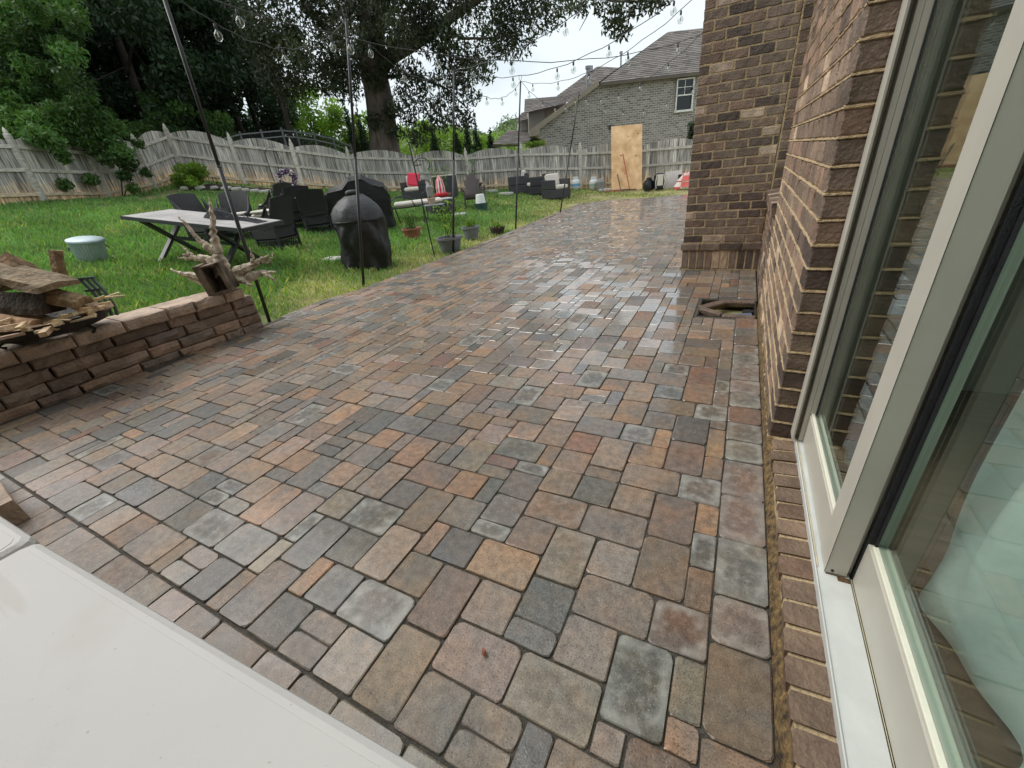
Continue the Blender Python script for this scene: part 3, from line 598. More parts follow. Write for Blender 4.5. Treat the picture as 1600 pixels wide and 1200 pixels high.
# ------------------------------------------------------------------ white folding table at the lower left
def white_table():
    o = (-.95, -.3, 0); t = thing('folding_table', 'white plastic folding table close by with a seam between its two halves', 'table', o)
    wp = mat('white_plastic', lin((203, 200, 197)), .6, .045, 2.6, .05, 320); n = wp.node_tree.nodes; L = wp.node_tree.links; pb = n['Principled BSDF']; src = pb.inputs['Base Color'].links[0].from_socket
    for sc, lo, hi, st, c, sx in ((150, .70, .76, .55, (.22, .20, .17), 1), (7, .60, .74, .16, (.42, .39, .34), 1), (18, .655, .70, .22, (.36, .33, .29), .10)):
        g = n.new('ShaderNodeNewGeometry'); mpg = n.new('ShaderNodeMapping'); mpg.inputs['Scale'].default_value = (sx, 1, 1); mpg.inputs['Rotation'].default_value = (0, 0, .6); L.new(g.outputs['Position'], mpg.inputs['Vector'])
        a = n.new('ShaderNodeTexNoise'); a.inputs['Scale'].default_value = sc; a.inputs['Detail'].default_value = 3; L.new(mpg.outputs[0], a.inputs['Vector'])
        r_ = n.new('ShaderNodeMapRange'); r_.inputs['From Min'].default_value = lo; r_.inputs['From Max'].default_value = hi; r_.inputs['To Max'].default_value = st; L.new(a.outputs['Fac'], r_.inputs['Value'])
        k = n.new('ShaderNodeMix'); k.data_type = 'RGBA'; k.inputs[7].default_value = (*c, 1); L.new(r_.outputs[0], k.inputs[0]); L.new(src, k.inputs[6]); src = k.outputs[2]
    L.new(src, pb.inputs['Base Color'])
    def top(x0, x1, y1a, y1b, name):
        m = MB(); c = .014; r = []
        P0 = [(x0, -.62), (x1, -.62), (x1, y1b - c), (x1 - c * .25, y1b - c * .4), (x1 - c, y1b), (x0 + c, y1a), (x0 + c * .25, y1a - c * .4), (x0, y1a - c)]
        def ring(i, z):
            cx = sum(p[0] for p in P0) / 8; cy = sum(p[1] for p in P0) / 8
            return [(p[0] - i * (1 if p[0] > cx else -1), p[1] - i * (1 if p[1] > cy else -1), z) for p in P0]
        V = ring(.004, .695) + ring(0, .70) + ring(0, .726) + ring(.003, .735) + ring(.010, .7395) + ring(.017, .7395) + ring(.0175, .7402); k = 8
        F = [(j * k + q, j * k + (q + 1) % k, (j + 1) * k + (q + 1) % k, (j + 1) * k + q) for j in range(6) for q in range(k)] + [tuple(range(6 * k, 7 * k)), tuple(range(k - 1, -1, -1))]
        return m.add(V, F).build(name, wp, t, o)
    top(-.962, -.172, .058, .094, 'table_top'); top(-1.73, -.968, .036, .058, 'table_top')
    for x in (-1.5, -.4):
        m = MB(); m.tube([(x, -.12, .70), (x, -.08, .02)], .014, 8); m.tube([(x, -.48, .70), (x, -.52, .02)], .014, 8); m.tube([(x, -.08, .25), (x, -.52, .25)], .01, 8); m.build('leg', mat('grey_tube', lin((120, 122, 124)), .4) if 'grey_tube' not in MATS else MATS['grey_tube'], t, o)
white_table()
# ------------------------------------------------------------------ low block walls
def block(l_, h, d, seed, bev=.014):
    rr = random.Random(seed); x, z = l_ / 2, h / 2; nx = 5
    def row(zz, yy, ins, j=.006):
        return [(-x + ins + (2 * x - 2 * ins) * k / nx + (rr.uniform(-.004, .004) if 0 < k < nx else 0), yy + rr.uniform(-j, j), zz + rr.uniform(-.004, .004)) for k in range(nx + 1)]
    V = row(-z, d, 0) + row(-z, bev * .8, .002) + row(-z + bev * .7, 0, bev, .008) + row(0, -.006, bev * .9, .008) + row(z - bev * .7, 0, bev, .006) + row(z, bev, .002, .003) + row(z, d, 0); n = nx + 1
    F = [(r * n + k, r * n + k + 1, (r + 1) * n + k + 1, (r + 1) * n + k) for r in range(6) for k in range(nx)] + [tuple(r * n for r in range(6, -1, -1)), tuple(r * n + nx for r in range(7))]
    F.append(tuple([k for k in range(nx, -1, -1)] + [6 * n + k for k in range(nx + 1)]))
    return V, F
def retaining():
    rr = random.Random(3); a = Vector((-4.40, -.75, 0)); b = Vector((-4.255, 2.22, 0)); u = (b - a).normalized(); L = (b - a).length; ang = math.atan2(u.y, u.x)
    t = thing('retaining_wall', 'low retaining wall of brown tumbled blocks with cap stones along the lawn', 'retaining wall', tuple(a))
    def put(s, l_, z, h, d, nm, col, back=0, extra=0):
        m = MB(); m.add(*block(l_ - .005, h - .004, d, rr.randrange(999)), col); p = u * (s + l_ / 2) + Vector((-u.y, u.x, 0)) * back
        o = m.build(nm, BRICKSTONE, t); o.location = (p.x, p.y, z + h / 2); o.rotation_euler = (rr.uniform(-.01, .01), 0, ang + rr.uniform(-.008, .008) + extra); return o
    def c():
        q = rr.random(); k = rr.uniform(.72, 1.1); b_ = (.86, .80, .75) if q < .6 else ((.95, .80, .68) if q < .8 else (.72, .70, .68)); return (b_[0] * k, b_[1] * k, b_[2] * k, 1)
    h = .091
    for r in range(4):
        s = -rr.uniform(0, .2)
        while s < L - .02:
            l_ = min(rr.choice((.24, .30, .36, .40)), L - s)
            if L - s - l_ < .1: l_ = L - s
            put(s, l_, -.03 + r * h, h, .22, 'block', c(), .012 * r); s += l_
        put(L - .005, .22, -.03 + r * h, h, .30 + .04 * (r % 2), 'end_block', c(), .02)
    s = -.1
    while s < L + .10:
        l_ = min(rr.choice((.22, .27, .31)), L + .13 - s)
        if L + .13 - s - l_ < .1: l_ = L + .13 - s
        k = rr.uniform(.95, 1.15); put(s, l_, -.03 + 4 * h, .098, .33, 'cap_stone', (1.22 * k, 1.15 * k, 1.06 * k, 1), -.022); s += l_
retaining()
def near_block():
    t = thing('stone_block', 'rough tan wall block at the left edge behind the white table', 'stone block', (-3.0, .23, 0)); m = MB()
    V, F = block(.62, .12, .34, 5, .02); m.add([(p[0], p[1], p[2]) for p in V], F, (1.2, 1.13, 1.02, 1)); o = m.build('block', BRICKSTONE, t); o.location = (-.045, -.36, .055); o.rotation_euler = (0, 0, -.06)
    m = MB(); V, F = block(.5, .14, .3, 8, .02); m.add(V, F, (1.1, .95, .8, 1)); o = m.build('block', BRICKSTONE, t); o.location = (-.60, -.34, .05); o.rotation_euler = (0, 0, .02)
near_block()
# ------------------------------------------------------------------ timber fence along the yard
POSTS = [(-14.6,.3,1.75),(-15.9,2.75,1.72),(-16.63,5.13,1.66),(-17.68,6.96,1.59),(-18.09,8.53,1.77),(-18.01,9.58,2.06),(-16.68,10.86,1.66),(-15.3,12.25,1.33),(-14.6,14.25,.98),(-12.81,16.14,.72),(-10.75,17.1,.51),(-8.47,17.79,.42),(-6.08,18.32,.21),(-3.86,18.81,.07),(-1.5,19.3,.02),(.9,19.8,.0)]
def fence():
    rr = random.Random(21); o = POSTS[8]
    t = thing('wooden_fence', 'weathered grey timber fence with arched panels and pointed posts around the lawn', 'fence', o)
    pk = {}
    def add(mb, nm, m): return mb.build(nm, m, t, o)
    for i, p in enumerate(POSTS):
        m = MB(); k = rr.uniform(.85, 1.15); m.box((p[0], p[1], p[2] + .70), (.115, .115, 1.62), rz=rr.uniform(.5, .9), col=(k, k, k, 1)); ob = add(m, 'post', RAILW)
        c = MB(); c.lathe([(.075, 1.512), (.078, 1.545), (.045, 1.56), (.052, 1.60), (.03, 1.65), (.004, 1.70)], 4, p, (1.1, 1.1, 1.08, 1)); c.build('cap', RAILW, ob, o)
    for i in range(len(POSTS) - 1):
        a, b = Vector(POSTS[i]), Vector(POSTS[i + 1]); d = b - a; L = math.hypot(d.x, d.y); u = Vector((d.x / L, d.y / L, 0)); nrm = Vector((u.y, -u.x, 0))      # towards the yard
        if nrm.dot(Vector((-5, 8, 0)) - Vector((a.x, a.y, 0))) < 0: nrm = -nrm
        for hz in (.17, .74, 1.27):
            m = MB(); k = rr.uniform(.85, 1.12); lowt = (1.12, .98, .78, 1) if hz < .3 else (k, k, k, 1)
            m.bar(a + u * .05 + nrm * .0 + Vector((0, 0, hz)), b - u * .05 + Vector((0, 0, hz)), .085, .036, lowt, up=nrm); add(m, 'rail', RAILW)
        n = max(5, round(L / .142)); ww = L / n
        for k in range(n):
            s = (k + .5) / n; p = a + d * s - nrm * .035; h = 1.375 + .21 * math.sin(PI * s) ** .9 + rr.uniform(-.003, .003); hs = .21 * PI * math.cos(PI * s) / n * .5; zb = -.02; q = rr.uniform(.62, 1.22)
            c0 = (q * 1.7, q * 1.28, q * .88, 1); c1 = (q * 1.3, q * 1.14, q * .98, 1); c2 = (q, q, q, 1)
            jl = rr.uniform(.16, .34); V = []; cols = []
            x, y = ww / 2 - .0015, .009; yj = rr.uniform(-.004, .004); tilt = rr.uniform(-.004, .004)
            for z in (zb, jl, jl + .22, h - .02, h):
                xx = x
                for (sx, sy) in ((-1, -1), (1, -1), (1, 1), (-1, 1)):
                    P_ = p + u * (sx * xx + tilt * z) - nrm * (sy * y + yj); V.append((P_.x, P_.y, P_.z + z + d.z * (sx * x) / L + (hs * sx if z >= h else 0)))
            F = []
            for r in range(4):
                for e in range(4): F.append((r * 4 + e, r * 4 + (e + 1) % 4, r * 4 + 4 + (e + 1) % 4, r * 4 + 4 + e)); cols.append((c0, c1, c2, c2)[r])
            F.append((16, 17, 18, 19)); cols.append(c2)
            m = MB(); m.add(V, F, cols); add(m, 'picket', FENCEW)
fence()
# ------------------------------------------------------------------ light poles and strings
POLES = [((-4.57, 2.68), (-4.20, 2.62, 2.72)), ((-4.53, 4.10), (-3.93, 4.27, 2.75)), ((-4.53, 6.34), (-4.13, 6.55, 2.60)), ((-4.50, 8.85), (-4.16, 8.97, 2.70)), ((-4.49, 11.64), (-4.03, 12.15, 2.70))]
PL = ['thick dark light pole at the end of the retaining wall, leaning right', 'dark light pole standing in front of the kettle grill cover', 'dark light pole standing in the grey planter by the paving', 'dark light pole between the plain wicker armchairs and the small planters', 'dark light pole leaning right, nearest to the plywood board']
for i, ((bx, by), tp) in enumerate(POLES):
    t = thing('light_pole', PL[i], 'pole', (bx, by, 0), 0, 'string light poles along the paving'); o = (bx, by, 0); a = Vector((bx, by, -.1)); b = Vector(tp); mid = a + (b - a) * .56
    m = MB(); m.tube([a, mid], .019, 10); m.build('lower_pole', BLACKM, t, o, True)
    m = MB(); m.tube([mid - (b - a) * .02, b], .0155, 10); m.build('upper_pole', BLACKM, t, o, True)
    m = MB(); m.tube([mid, mid + (b - a) * .006], .0205, 10); m.build('collar', mat('worn_steel', lin((120, 120, 120)), .4, metal=.6) if 'worn_steel' not in MATS else MATS['worn_steel'], t, o)
    m = MB(); d = (b - a).normalized()
    for sx in (-1, 1): m.tube([b, b + Vector((sx * .03, 0, .05)), b + Vector((sx * .022, 0, .09))], .004, 6)
    m.build('hook', BLACKM, t, o)
CABLE = mat('cable', lin((70, 72, 72)), .6, .1)
SOCK = mat('bulb_socket', lin((50, 50, 52)), .5, .1)
def bulb_mesh():
    m = MB(); m.lathe([(.010, .0), (.018, -.010), (.034, -.030), (.040, -.054), (.034, -.078), (.018, -.094), (.002, -.098)], 12); a = m.mesh('bulb', BULB, smooth=True)
    m = MB(); m.lathe([(.004, .05), (.013, .045), (.014, .012), (.012, .0)], 8); b = m.mesh('socket', SOCK, smooth=True); 
    m = MB(); m.lathe([(.003, -.02), (.006, -.035), (.006, -.055), (.003, -.066)], 6); c = m.mesh('filament', mat('pale_filament', lin((232, 226, 206)), .4)); return a, b, c
BMS = bulb_mesh()
def string(a, b, sag, nb, label):
    a, b = Vector(a), Vector(b); t = thing('string_light', label, 'string light', tuple(a), 0, 'strings of clear globe bulbs over the patio')
    n = 28; P = []
    for k in range(n + 1):
        s = k / n; p = a.lerp(b, s); P.append(p + Vector((.006 * math.sin(s * 37), .006 * math.cos(s * 29), -4 * sag * s * (1 - s) + .008 * math.sin(s * 51))))
    m = MB(); m.tube(P, .0042, 5); m.build('cable', CABLE, t, a, True)
    for k in range(nb):
        s = (k + .55) / nb; i = min(n - 1, int(s * n)); p = P[i].lerp(P[i + 1], s * n - i) - a
        o = link('bulb', BMS[0], t, (p.x, p.y, p.z - .05)); o.scale = (.84, .84, .84); link('socket', BMS[1], o); link('filament', BMS[2], o)
tp = [Vector(p[1]) for p in POLES]
string(tp[0], tp[1], .32, 3, 'nearest string of globe bulbs between the two left poles')
string(tp[1], tp[2], .28, 4, 'string of globe bulbs from the grill pole to the planter pole')
string(tp[2], tp[3], .32, 4, 'string of globe bulbs from the planter pole to the next pole')
string(tp[3], tp[4], .32, 5, 'string of globe bulbs between the two farthest poles')
string(tp[0], (.15, 9.0, 3.05), .62, 9, 'long string of globe bulbs crossing in front of the oak trunk')
string(tp[2], (.15, 4.4, 3.05), .28, 5, 'upper steep string of globe bulbs rising against the sky from the planter pole')
string(tp[2], (.15, 5.5, 3.05), .52, 6, 'lower string of globe bulbs rising against the sky from the planter pole')
string(tp[3], (.15, 5.5, 3.0), .45, 6, 'string of globe bulbs rising past the roof vents from the fourth pole')
string(tp[4], (.15, 6.4, 3.0), .50, 7, 'string of globe bulbs crossing the roof of the neighbouring house')
string(tp[4], (.15, 9.5, 3.0), .75, 8, 'lowest string of globe bulbs hanging before the neighbouring brick wall')
# ------------------------------------------------------------------ garden furniture on the lawn
def dining_table():
    A, B, C, Dd = Vector((-8.5, 3.37, 1.15)), Vector((-8.75, 4.2, 1.165)), Vector((-6.5, 4.62, .835)), Vector((-6.2, 3.75, .83))
    o = ((A + B + C + Dd) / 4); o = Vector((o.x, o.y, T(o.x, o.y))); t = thing('dining_table', 'long grey topped garden dining table with black crossed legs on the lawn', 'table', tuple(o))
    L_ = lambda u, v, dz=0: (A.lerp(Dd, u)).lerp(B.lerp(C, u), v) + Vector((0, 0, dz))
    top = mat('grey_table_top', lin((176, 172, 170)), .45, .2, 3, .1, 40, stretch=(1, 1, 1))
    for k in range(5):
        m = MB(); v0, v1 = k / 5 + .004, (k + 1) / 5 - .004; P = [L_(.012, v0), L_(.988, v0), L_(.988, v1), L_(.012, v1)]
        m.add(P + [p - Vector((0, 0, .02)) for p in P], [(0, 1, 2, 3), (7, 6, 5, 4), (0, 4, 5, 1), (1, 5, 6, 2), (2, 6, 7, 3), (3, 7, 4, 0)]); m.build('table_slat', top, t, o)
    m = MB()
    for p, q in ((L_(0, 0), L_(1, 0)), (L_(1, 0), L_(1, 1)), (L_(1, 1), L_(0, 1)), (L_(0, 1), L_(0, 0))): m.bar(p - Vector((0, 0, .028)), q - Vector((0, 0, .028)), .03, .05)
    m.build('table_frame', BLACKM, t, o)
    mids = []
    for u in (.14, .70):
        p0, p1 = L_(u, .06, -.05), L_(u, .94, -.05); q0 = Vector((p0.x, p0.y, T(p0.x, p0.y))); q1 = Vector((p1.x, p1.y, T(p1.x, p1.y)))
        for x, y in ((p0, q1), (p1, q0)):
            m = MB(); m.bar(x, y, .075, .045); m.build('leg', BLACKM, t, o)
        mids.append((p0 + p1 + q0 + q1) / 4)
    m = MB(); m.bar(mids[0], mids[1], .06, .04); m.build('stretcher', BLACKM, t, o)
    # crumpled black cloth on the right end
    cl = MB()
    def f(u, v):
        p = L_(.50 + .46 * u, .42 + .42 * v); h = .10 * math.exp(-((u - .22) / .2) ** 2) + .03 + .025 * math.sin(u * 31 + v * 9) * math.sin(v * 17 + u * 5); e = min(u, 1 - u, v, 1 - v) * 8
        w_ = .5 + .25 * math.sin(u * 7); v2 = (v - .5) * w_; p = L_(.50 + .46 * u, .62 + .42 * v2); return p + Vector((0, 0, .004 + max(0, h) * min(1, e)))
    cl.grid(f, 40, 16); tag(cl.build('black_cloth', mat('black_fabric', lin((36, 37, 42)), .85, .25, 20, .4, 50)), 'crumpled black cloth lying on the right end of the dining table', 'cloth')
    cl = bpy.data.objects['black_cloth']; cc = L_(.7, .6); me = cl.data
    for v in me.vertices: v.co -= cc
    cl.location = cc
dining_table()
def dining_chair():
    t = thing('wicker_chair', 'black wicker chair', 'chair'); W = .46
    b = MB()
    def back(u, v, off=0):
        x = (u - .5) * (W * (1.16 - .22 * v) + .10 * v); y = .20 + .16 * v ** 1.3 + .05 * (1 - (2 * u - 1) ** 2) + off; z = .36 + .47 * v + .03 * (1 - (2 * u - 1) ** 2) * v; return (x, y, z)
    b.grid(lambda u, v: back(u, v), 10, 10); b.grid(lambda u, v: back(1 - u, v, .035), 10, 10)
    for (u0) in (0, 1): b.grid(lambda u, v: tuple(Vector(back(u0, v)).lerp(Vector(back(u0, v, .035)), u)), 1, 10)
    b.grid(lambda u, v: tuple(Vector(back(u, 1)).lerp(Vector(back(u, 1, .035)), v)), 10, 1)
    b.build('backrest', WICK, t)
    for s in (-1, 1):
        wg = MB()
        def side(u, v, s=s):
            y = .26 - .50 * u; top = .43 + .30 * (1 - u) ** 2.2; return (s * (W / 2 + .035 + .03 * (1 - u) * v), y, .20 + (top - .20) * v)
        wg.grid(side, 8, 4)
        wg.tube([(s * (W / 2 + .035 + .03 * (1 - k / 8)), .26 - .50 * k / 8, .43 + .30 * (1 - k / 8) ** 2.2) for k in range(9)], .018, 6)
        wg.build('side_wing', WICK, t)
    s = MB(); s.box((0, -.02, .285), (W + .08, .52, .28), bev=.03); s.build('seat', WICK, t)
    sk = MB()
    cx, cy = W / 2 + .02, .25
    for (x0, y0, x1, y1) in ((-cx, -cy - .02, cx, -cy - .02), (cx, -cy - .02, cx, cy), (cx, cy, -cx, cy), (-cx, cy, -cx, -cy - .02)):
        n = 9
        for k in range(n):
            a = Vector((x0 + (x1 - x0) * k / n, y0 + (y1 - y0) * k / n, 0)); b_ = Vector((x0 + (x1 - x0) * (k + 1) / n, y0 + (y1 - y0) * (k + 1) / n, 0))
            sk.bar(a + Vector((0, 0, .02)), b_ + Vector((0, 0, .13)), .010); sk.bar(a + Vector((0, 0, .13)), b_ + Vector((0, 0, .02)), .010)
        for z in (.015, .14): sk.bar((x0, y0, z), (x1, y1, z), .022)
    sk.build('woven_skirt', WICK, t)
    for sx in (-1, 1):
        for sy in (-1, 1):
            m = MB(); m.tube([(sx * cx, sy * cy, -.05), (sx * cx, sy * cy, .30)], .022, 8); m.build('leg', WICK, t)
    c = MB(); c.box((0, -.05, .435), (W - .02, .44, .06), bev=.022); c.build('seat_pad', CUSH, t, (0, 0, 0), True)
    return t
def place(t, x, y, rz, label, group=None, s=1):
    t.location = (x, y, T(x, y)); t.rotation_euler = (0, 0, rz); t['label'] = label; t.scale = (s, s, s)
    if group: t['group'] = group
    return t
CHG = 'black wicker chairs round the garden dining table'
c0 = dining_chair()
place(c0, -9.25, 4.95, 1.7, 'black wicker chair at the left of the far table side, seen side-on', CHG)
place(copy_tree(c0), -9.0, 5.4, .75, 'black wicker chair behind the middle of the dining table by the black cloth', CHG)
place(copy_tree(c0), -7.75, 5.3, -1.4, 'black wicker chair with pads stacked on its seat at the right table end', CHG)
place(copy_tree(c0), -9.7, 6.85, -1.4, 'black wicker chair turned away behind the right end chair', CHG)
place(copy_tree(c0), -9.0, 6.85, -1.95, 'black wicker chair left of the last one, half hidden, near the wreath', CHG)
place(copy_tree(c0), -8.3, 6.72, -2.2, 'black wicker chair with its broad back to us, nearest the grill covers', CHG)
def stacked_pad():
    x, y = -7.80, 5.27; m = MB(); z = T(x, y) + .47
    for k in range(3): m.box((x + .02 * k, y + .015 * (k % 2), z + .035 + .06 * k), (.40, .40, .055), rz=.2 + .1 * k, bev=.02)
    o = m.build('seat_cushion', CUSH, None, (x, y, z)); o.location = (x, y, z); tag(o, 'striped pale cushions piled on the chair at the right table end', 'cushion')
stacked_pad()
def crumple(o, amp, f, keep=None):
    "push the vertices of a cloth cover in and out into soft creases"
    for v in o.data.vertices:
        p = v.co; q = Vector((p.x * f, p.y * f, p.z * f * .55)); a = (mnoise.noise(q) + .5 * mnoise.noise(q * 2.3) - .6 * abs(mnoise.noise(q * 1.6 + Vector((7, 3, 1))))) * amp
        d = Vector((p.x, p.y, .15 * p.z)); d = d.normalized() if d.length > 1e-4 else Vector((0, 0, 1)); v.co = p + d * a
def kettle_cover():
    x, y = -5.33, 5.10; z = T(x, y) - .02; t = thing('kettle_grill', 'round kettle grill under a black vinyl cover with grey hood', 'grill', (x, y, z))
    m = MB(); rr = random.Random(4); ph = [rr.uniform(0, 6) for _ in range(8)]
    def fold(a, zz): k = max(0, .62 - zz) ; return 1 + .020 * math.sin(4 * a + zz * 13 + 2) + .014 * math.sin(9 * a - zz * 17) + .010 * math.sin(15 * a + zz * 31) + k * (.16 * math.sin(3 * a + ph[0]) + .07 * math.sin(7 * a + ph[1] + zz * 4) + .05 * math.sin(12 * a + ph[2])) + .012 * math.sin(5 * a + zz * 9)
    m.lathe([(.37, -.02), (.37, .02), (.37, .06), (.372, .12), (.374, .18), (.376, .25), (.378, .32), (.38, .40), (.382, .47), (.385, .55), (.386, .60), (.388, .66), (.388, .70), (.388, .74)], 72, (0, 0, 0), fn=fold); crumple(m.build('lower_cover', TARP, t, smooth=True), .055, 4.5)
    m = MB(); m.lathe([(.392, .725), (.394, .74), (.388, .78), (.368, .85), (.325, .94), (.25, 1.02), (.14, 1.085), (.05, 1.10)], 48, fn=lambda a, z: 1 + .018 * math.sin(4 * a + z * 14) + .012 * math.sin(7 * a - z * 23)); crumple(m.build('hood_cover', TARPG, t, smooth=True), .022, 5)
    m = MB(); m.tube([(.394 * math.cos(a), .394 * math.sin(a), .735) for a in [2 * PI * k / 40 for k in range(41)]], .010, 6, cap=False); m.build('seam_band', TARP, t)
    m = MB(); m.lathe([(.075, 1.06), (.10, 1.10), (.095, 1.14), (.06, 1.16), (.01, 1.165)], 14, fn=lambda a, z: 1 + .2 * math.sin(3 * a + 1)); m.build('handle_bulge', TARP, t, smooth=True)
kettle_cover()
def gas_cover():
    x, y = -7.75, 7.55; z = T(x, y) - .02; t = thing('gas_grill', 'wide gas grill under a black cover with ridged lid behind the kettle grill', 'grill', (x, y, z), .70)
    m = MB(); S = [(-.80, .0, .30, .30), (-.79, .62, .28, .28), (-.70, .80, .26, .26), (-.40, .86, .28, .26), (-.36, 1.0, .25, .22), (.0, 1.10, .10, .08)]
    V = []; F = []; prof = [(-.66, .68), (-.63, .84), (-.56, .93), (-.40, .96), (-.24, 1.0), (-.10, 1.11), (.18, 1.14), (.36, 1.04), (.46, .98), (.60, .94), (.65, .82), (.66, .70)]
    n = len(prof); K = 12
    for i, (px_, pz) in enumerate(prof):
        for k in range(K + 1):
            s = k / K * 2 - 1; e = abs(s) ** 3; V.append((px_ * (1 + .02 * e), s * .33, pz - .10 * e - .02 * math.sin(i * 2 + k)))
    F += [(i * (K + 1) + k, i * (K + 1) + k + 1, (i + 1) * (K + 1) + k + 1, (i + 1) * (K + 1) + k) for i in range(n - 1) for k in range(K)]
    m.add(V, F); crumple(m.build('cover_top', TARP, t, smooth=False), .03, 4)
    sk = MB(); ring = [V[i * (K + 1)] for i in range(n)] + [V[(n - 1) * (K + 1) + k] for k in range(1, K + 1)] + [V[i * (K + 1) + K] for i in range(n - 2, -1, -1)] + [V[k] for k in range(K - 1, 0, -1)]
    nr = len(ring); W = []
    for j in range(13):
        q = j / 12
        for k, p in enumerate(ring):
            fo = .018 * q * math.sin(k * 2.1) + .012 * q * math.sin(k * 5.3 + j); W.append((p[0] * (1 + fo + .02 * q), p[1] * (1 + fo + .03 * q), p[2] * (1 - q) + .02 * q))
    sk.add(W, [(j * nr + k, j * nr + (k + 1) % nr, (j + 1) * nr + (k + 1) % nr, (j + 1) * nr + k) for j in range(12) for k in range(nr)]); crumple(sk.build('cover_skirt', TARP, t, smooth=True), .06, 3.6)
gas_cover()
def trash_can():
    x, y = -9.0, 2.95; z = T(x, y) - .03; t = thing('metal_bin', 'short galvanised steel bin with ribbed sides and lid on the grass', 'bin', (x, y, z)); g = mat('galvanised', lin((170, 186, 190)), .5, .15, 7, .08, 60, metal=.35)
    m = MB(); m.lathe([(.205, 0), (.21, .03), (.255, .40), (.258, .42)], 160, fn=lambda a, z_: 1 + (.022 * math.sin(a * 32) if .02 < z_ < .405 else 0)); m.build('bin_body', g, t)
    m = MB(); m.lathe([(.268, .395), (.271, .425), (.265, .435), (.20, .455), (.10, .475), (.0, .478)], 36); m.build('lid', g, t, smooth=True)
    t.rotation_euler = (-.03, .17, 0); t.scale = (.84, .84, .80)
    for a in (-1.9, 1.25):
        m = MB(); c_ = Vector((.247 * math.cos(a), .247 * math.sin(a), .30)); tn = Vector((-math.sin(a), math.cos(a), 0)); m.tube([c_ + tn * .05, c_ + tn * .045 + Vector((.03 * math.cos(a), .03 * math.sin(a), -.05)), c_ - tn * .045 + Vector((.03 * math.cos(a), .03 * math.sin(a), -.05)), c_ - tn * .05], .006, 6); m.build('handle', BLACKM, t)
trash_can()
# ------------------------------------------------------------------ driftwood and firewood on the retaining wall
def limb(pts, r, n=9, seed=0, tw=.006):
    rr = random.Random(seed); P = []; R = []; K = 16
    for k in range(K + 1):
        s = k / K * (len(pts) - 1); i = min(len(pts) - 2, int(s)); p = Vector(pts[i]).lerp(Vector(pts[i + 1]), s - i)
        P.append(p + Vector([rr.uniform(-tw, tw) for _ in range(3)])); R.append((r[0] + (r[1] * .5 - r[0]) * (k / K) ** .75) * rr.uniform(.84, 1.12)); R[-1] = max(.003, R[-1])
    m = MB(); m.tube(P, R, n); return m
def driftwood():
    o = Vector((-4.33, 2.26, .43)); t = thing('driftwood_piece', 'bleached branching driftwood with an open timber box on the end of the retaining wall', 'driftwood', tuple(o))
    R_ = RH; F_ = FH; U = Vector((0, 0, 1))
    def q(a, b, c=0): return R_ * a + F_ * c + U * b
    L_ = [([q(.02, .16), q(.05, .30), q(.02, .40)], (.085, .055)), ([q(.03, .36), q(-.05, .45), q(-.13, .62), q(-.155, .68)], (.045, .010)), ([q(.05, .36), q(.09, .52), q(.14, .68), q(.17, .80)], (.05, .012)),
          ([q(.0, .26), q(-.10, .31), q(-.18, .33), q(-.26, .36)], (.055, .016)), ([q(-.16, .32), q(-.22, .39), q(-.25, .46)], (.022, .006)), ([q(-.18, .32), q(-.27, .335), q(-.33, .345)], (.02, .006)),
          ([q(-.05, .14, .06), q(-.22, .13, .08), q(-.38, .17, .08), q(-.50, .24, .08)], (.075, .012)), ([q(-.08, .07, .08), q(-.26, .07, .1), q(-.38, .13, .1)], (.06, .03)),
          ([q(.10, .14, .1), q(.28, .20, .12), q(.44, .27, .14)], (.06, .014)), ([q(.12, .06, .1), q(.30, .11, .12), q(.46, .10, .12)], (.065, .016)), ([q(.26, .19, .12), q(.29, .28, .12), q(.30, .36, .12)], (.022, .006)), ([q(.36, .21, .13), q(.42, .20, .13), q(.50, .28, .13)], (.02, .007)),
          ([q(.14, .08, .02), q(.22, .04, .0), q(.27, .01, -.02)], (.03, .008)), ([q(.34, .12, .1), q(.44, .05, .04), q(.48, -.0, .02)], (.02, .006))]
    for i, (p, r) in enumerate(L_): limb([o + v for v in p], r, 7, i, .009).build('limb', DRIFT, t, o, i < 1)
    # open weathered box leaning back
    bx = thing('x', None, None); bpy.data.objects.remove(bx)
    M_ = Matrix.Rotation(math.atan2(RH.y, RH.x) + .25, 3, 'Z') @ Matrix.Rotation(-.12, 3, 'Y')
    def pc(c_, sz, nm): m = MB(); m.box(o + q(.03, .0, -.12) + M_ @ Vector(c_), sz, m=M_, bev=.004); return m.build(nm, OLDW, t, o)
    pc((-.075, .05, .145), (.055, .24, .28), 'box_board'); pc((.092, .05, .14), (.034, .24, .27), 'box_board'); pc((.013, .15, .14), (.12, .02, .26), 'box_board'); pc((.013, .055, .262), (.118, .22, .018), 'box_board'); pc((.013, .055, .012), (.118, .22, .02), 'box_board')
driftwood()
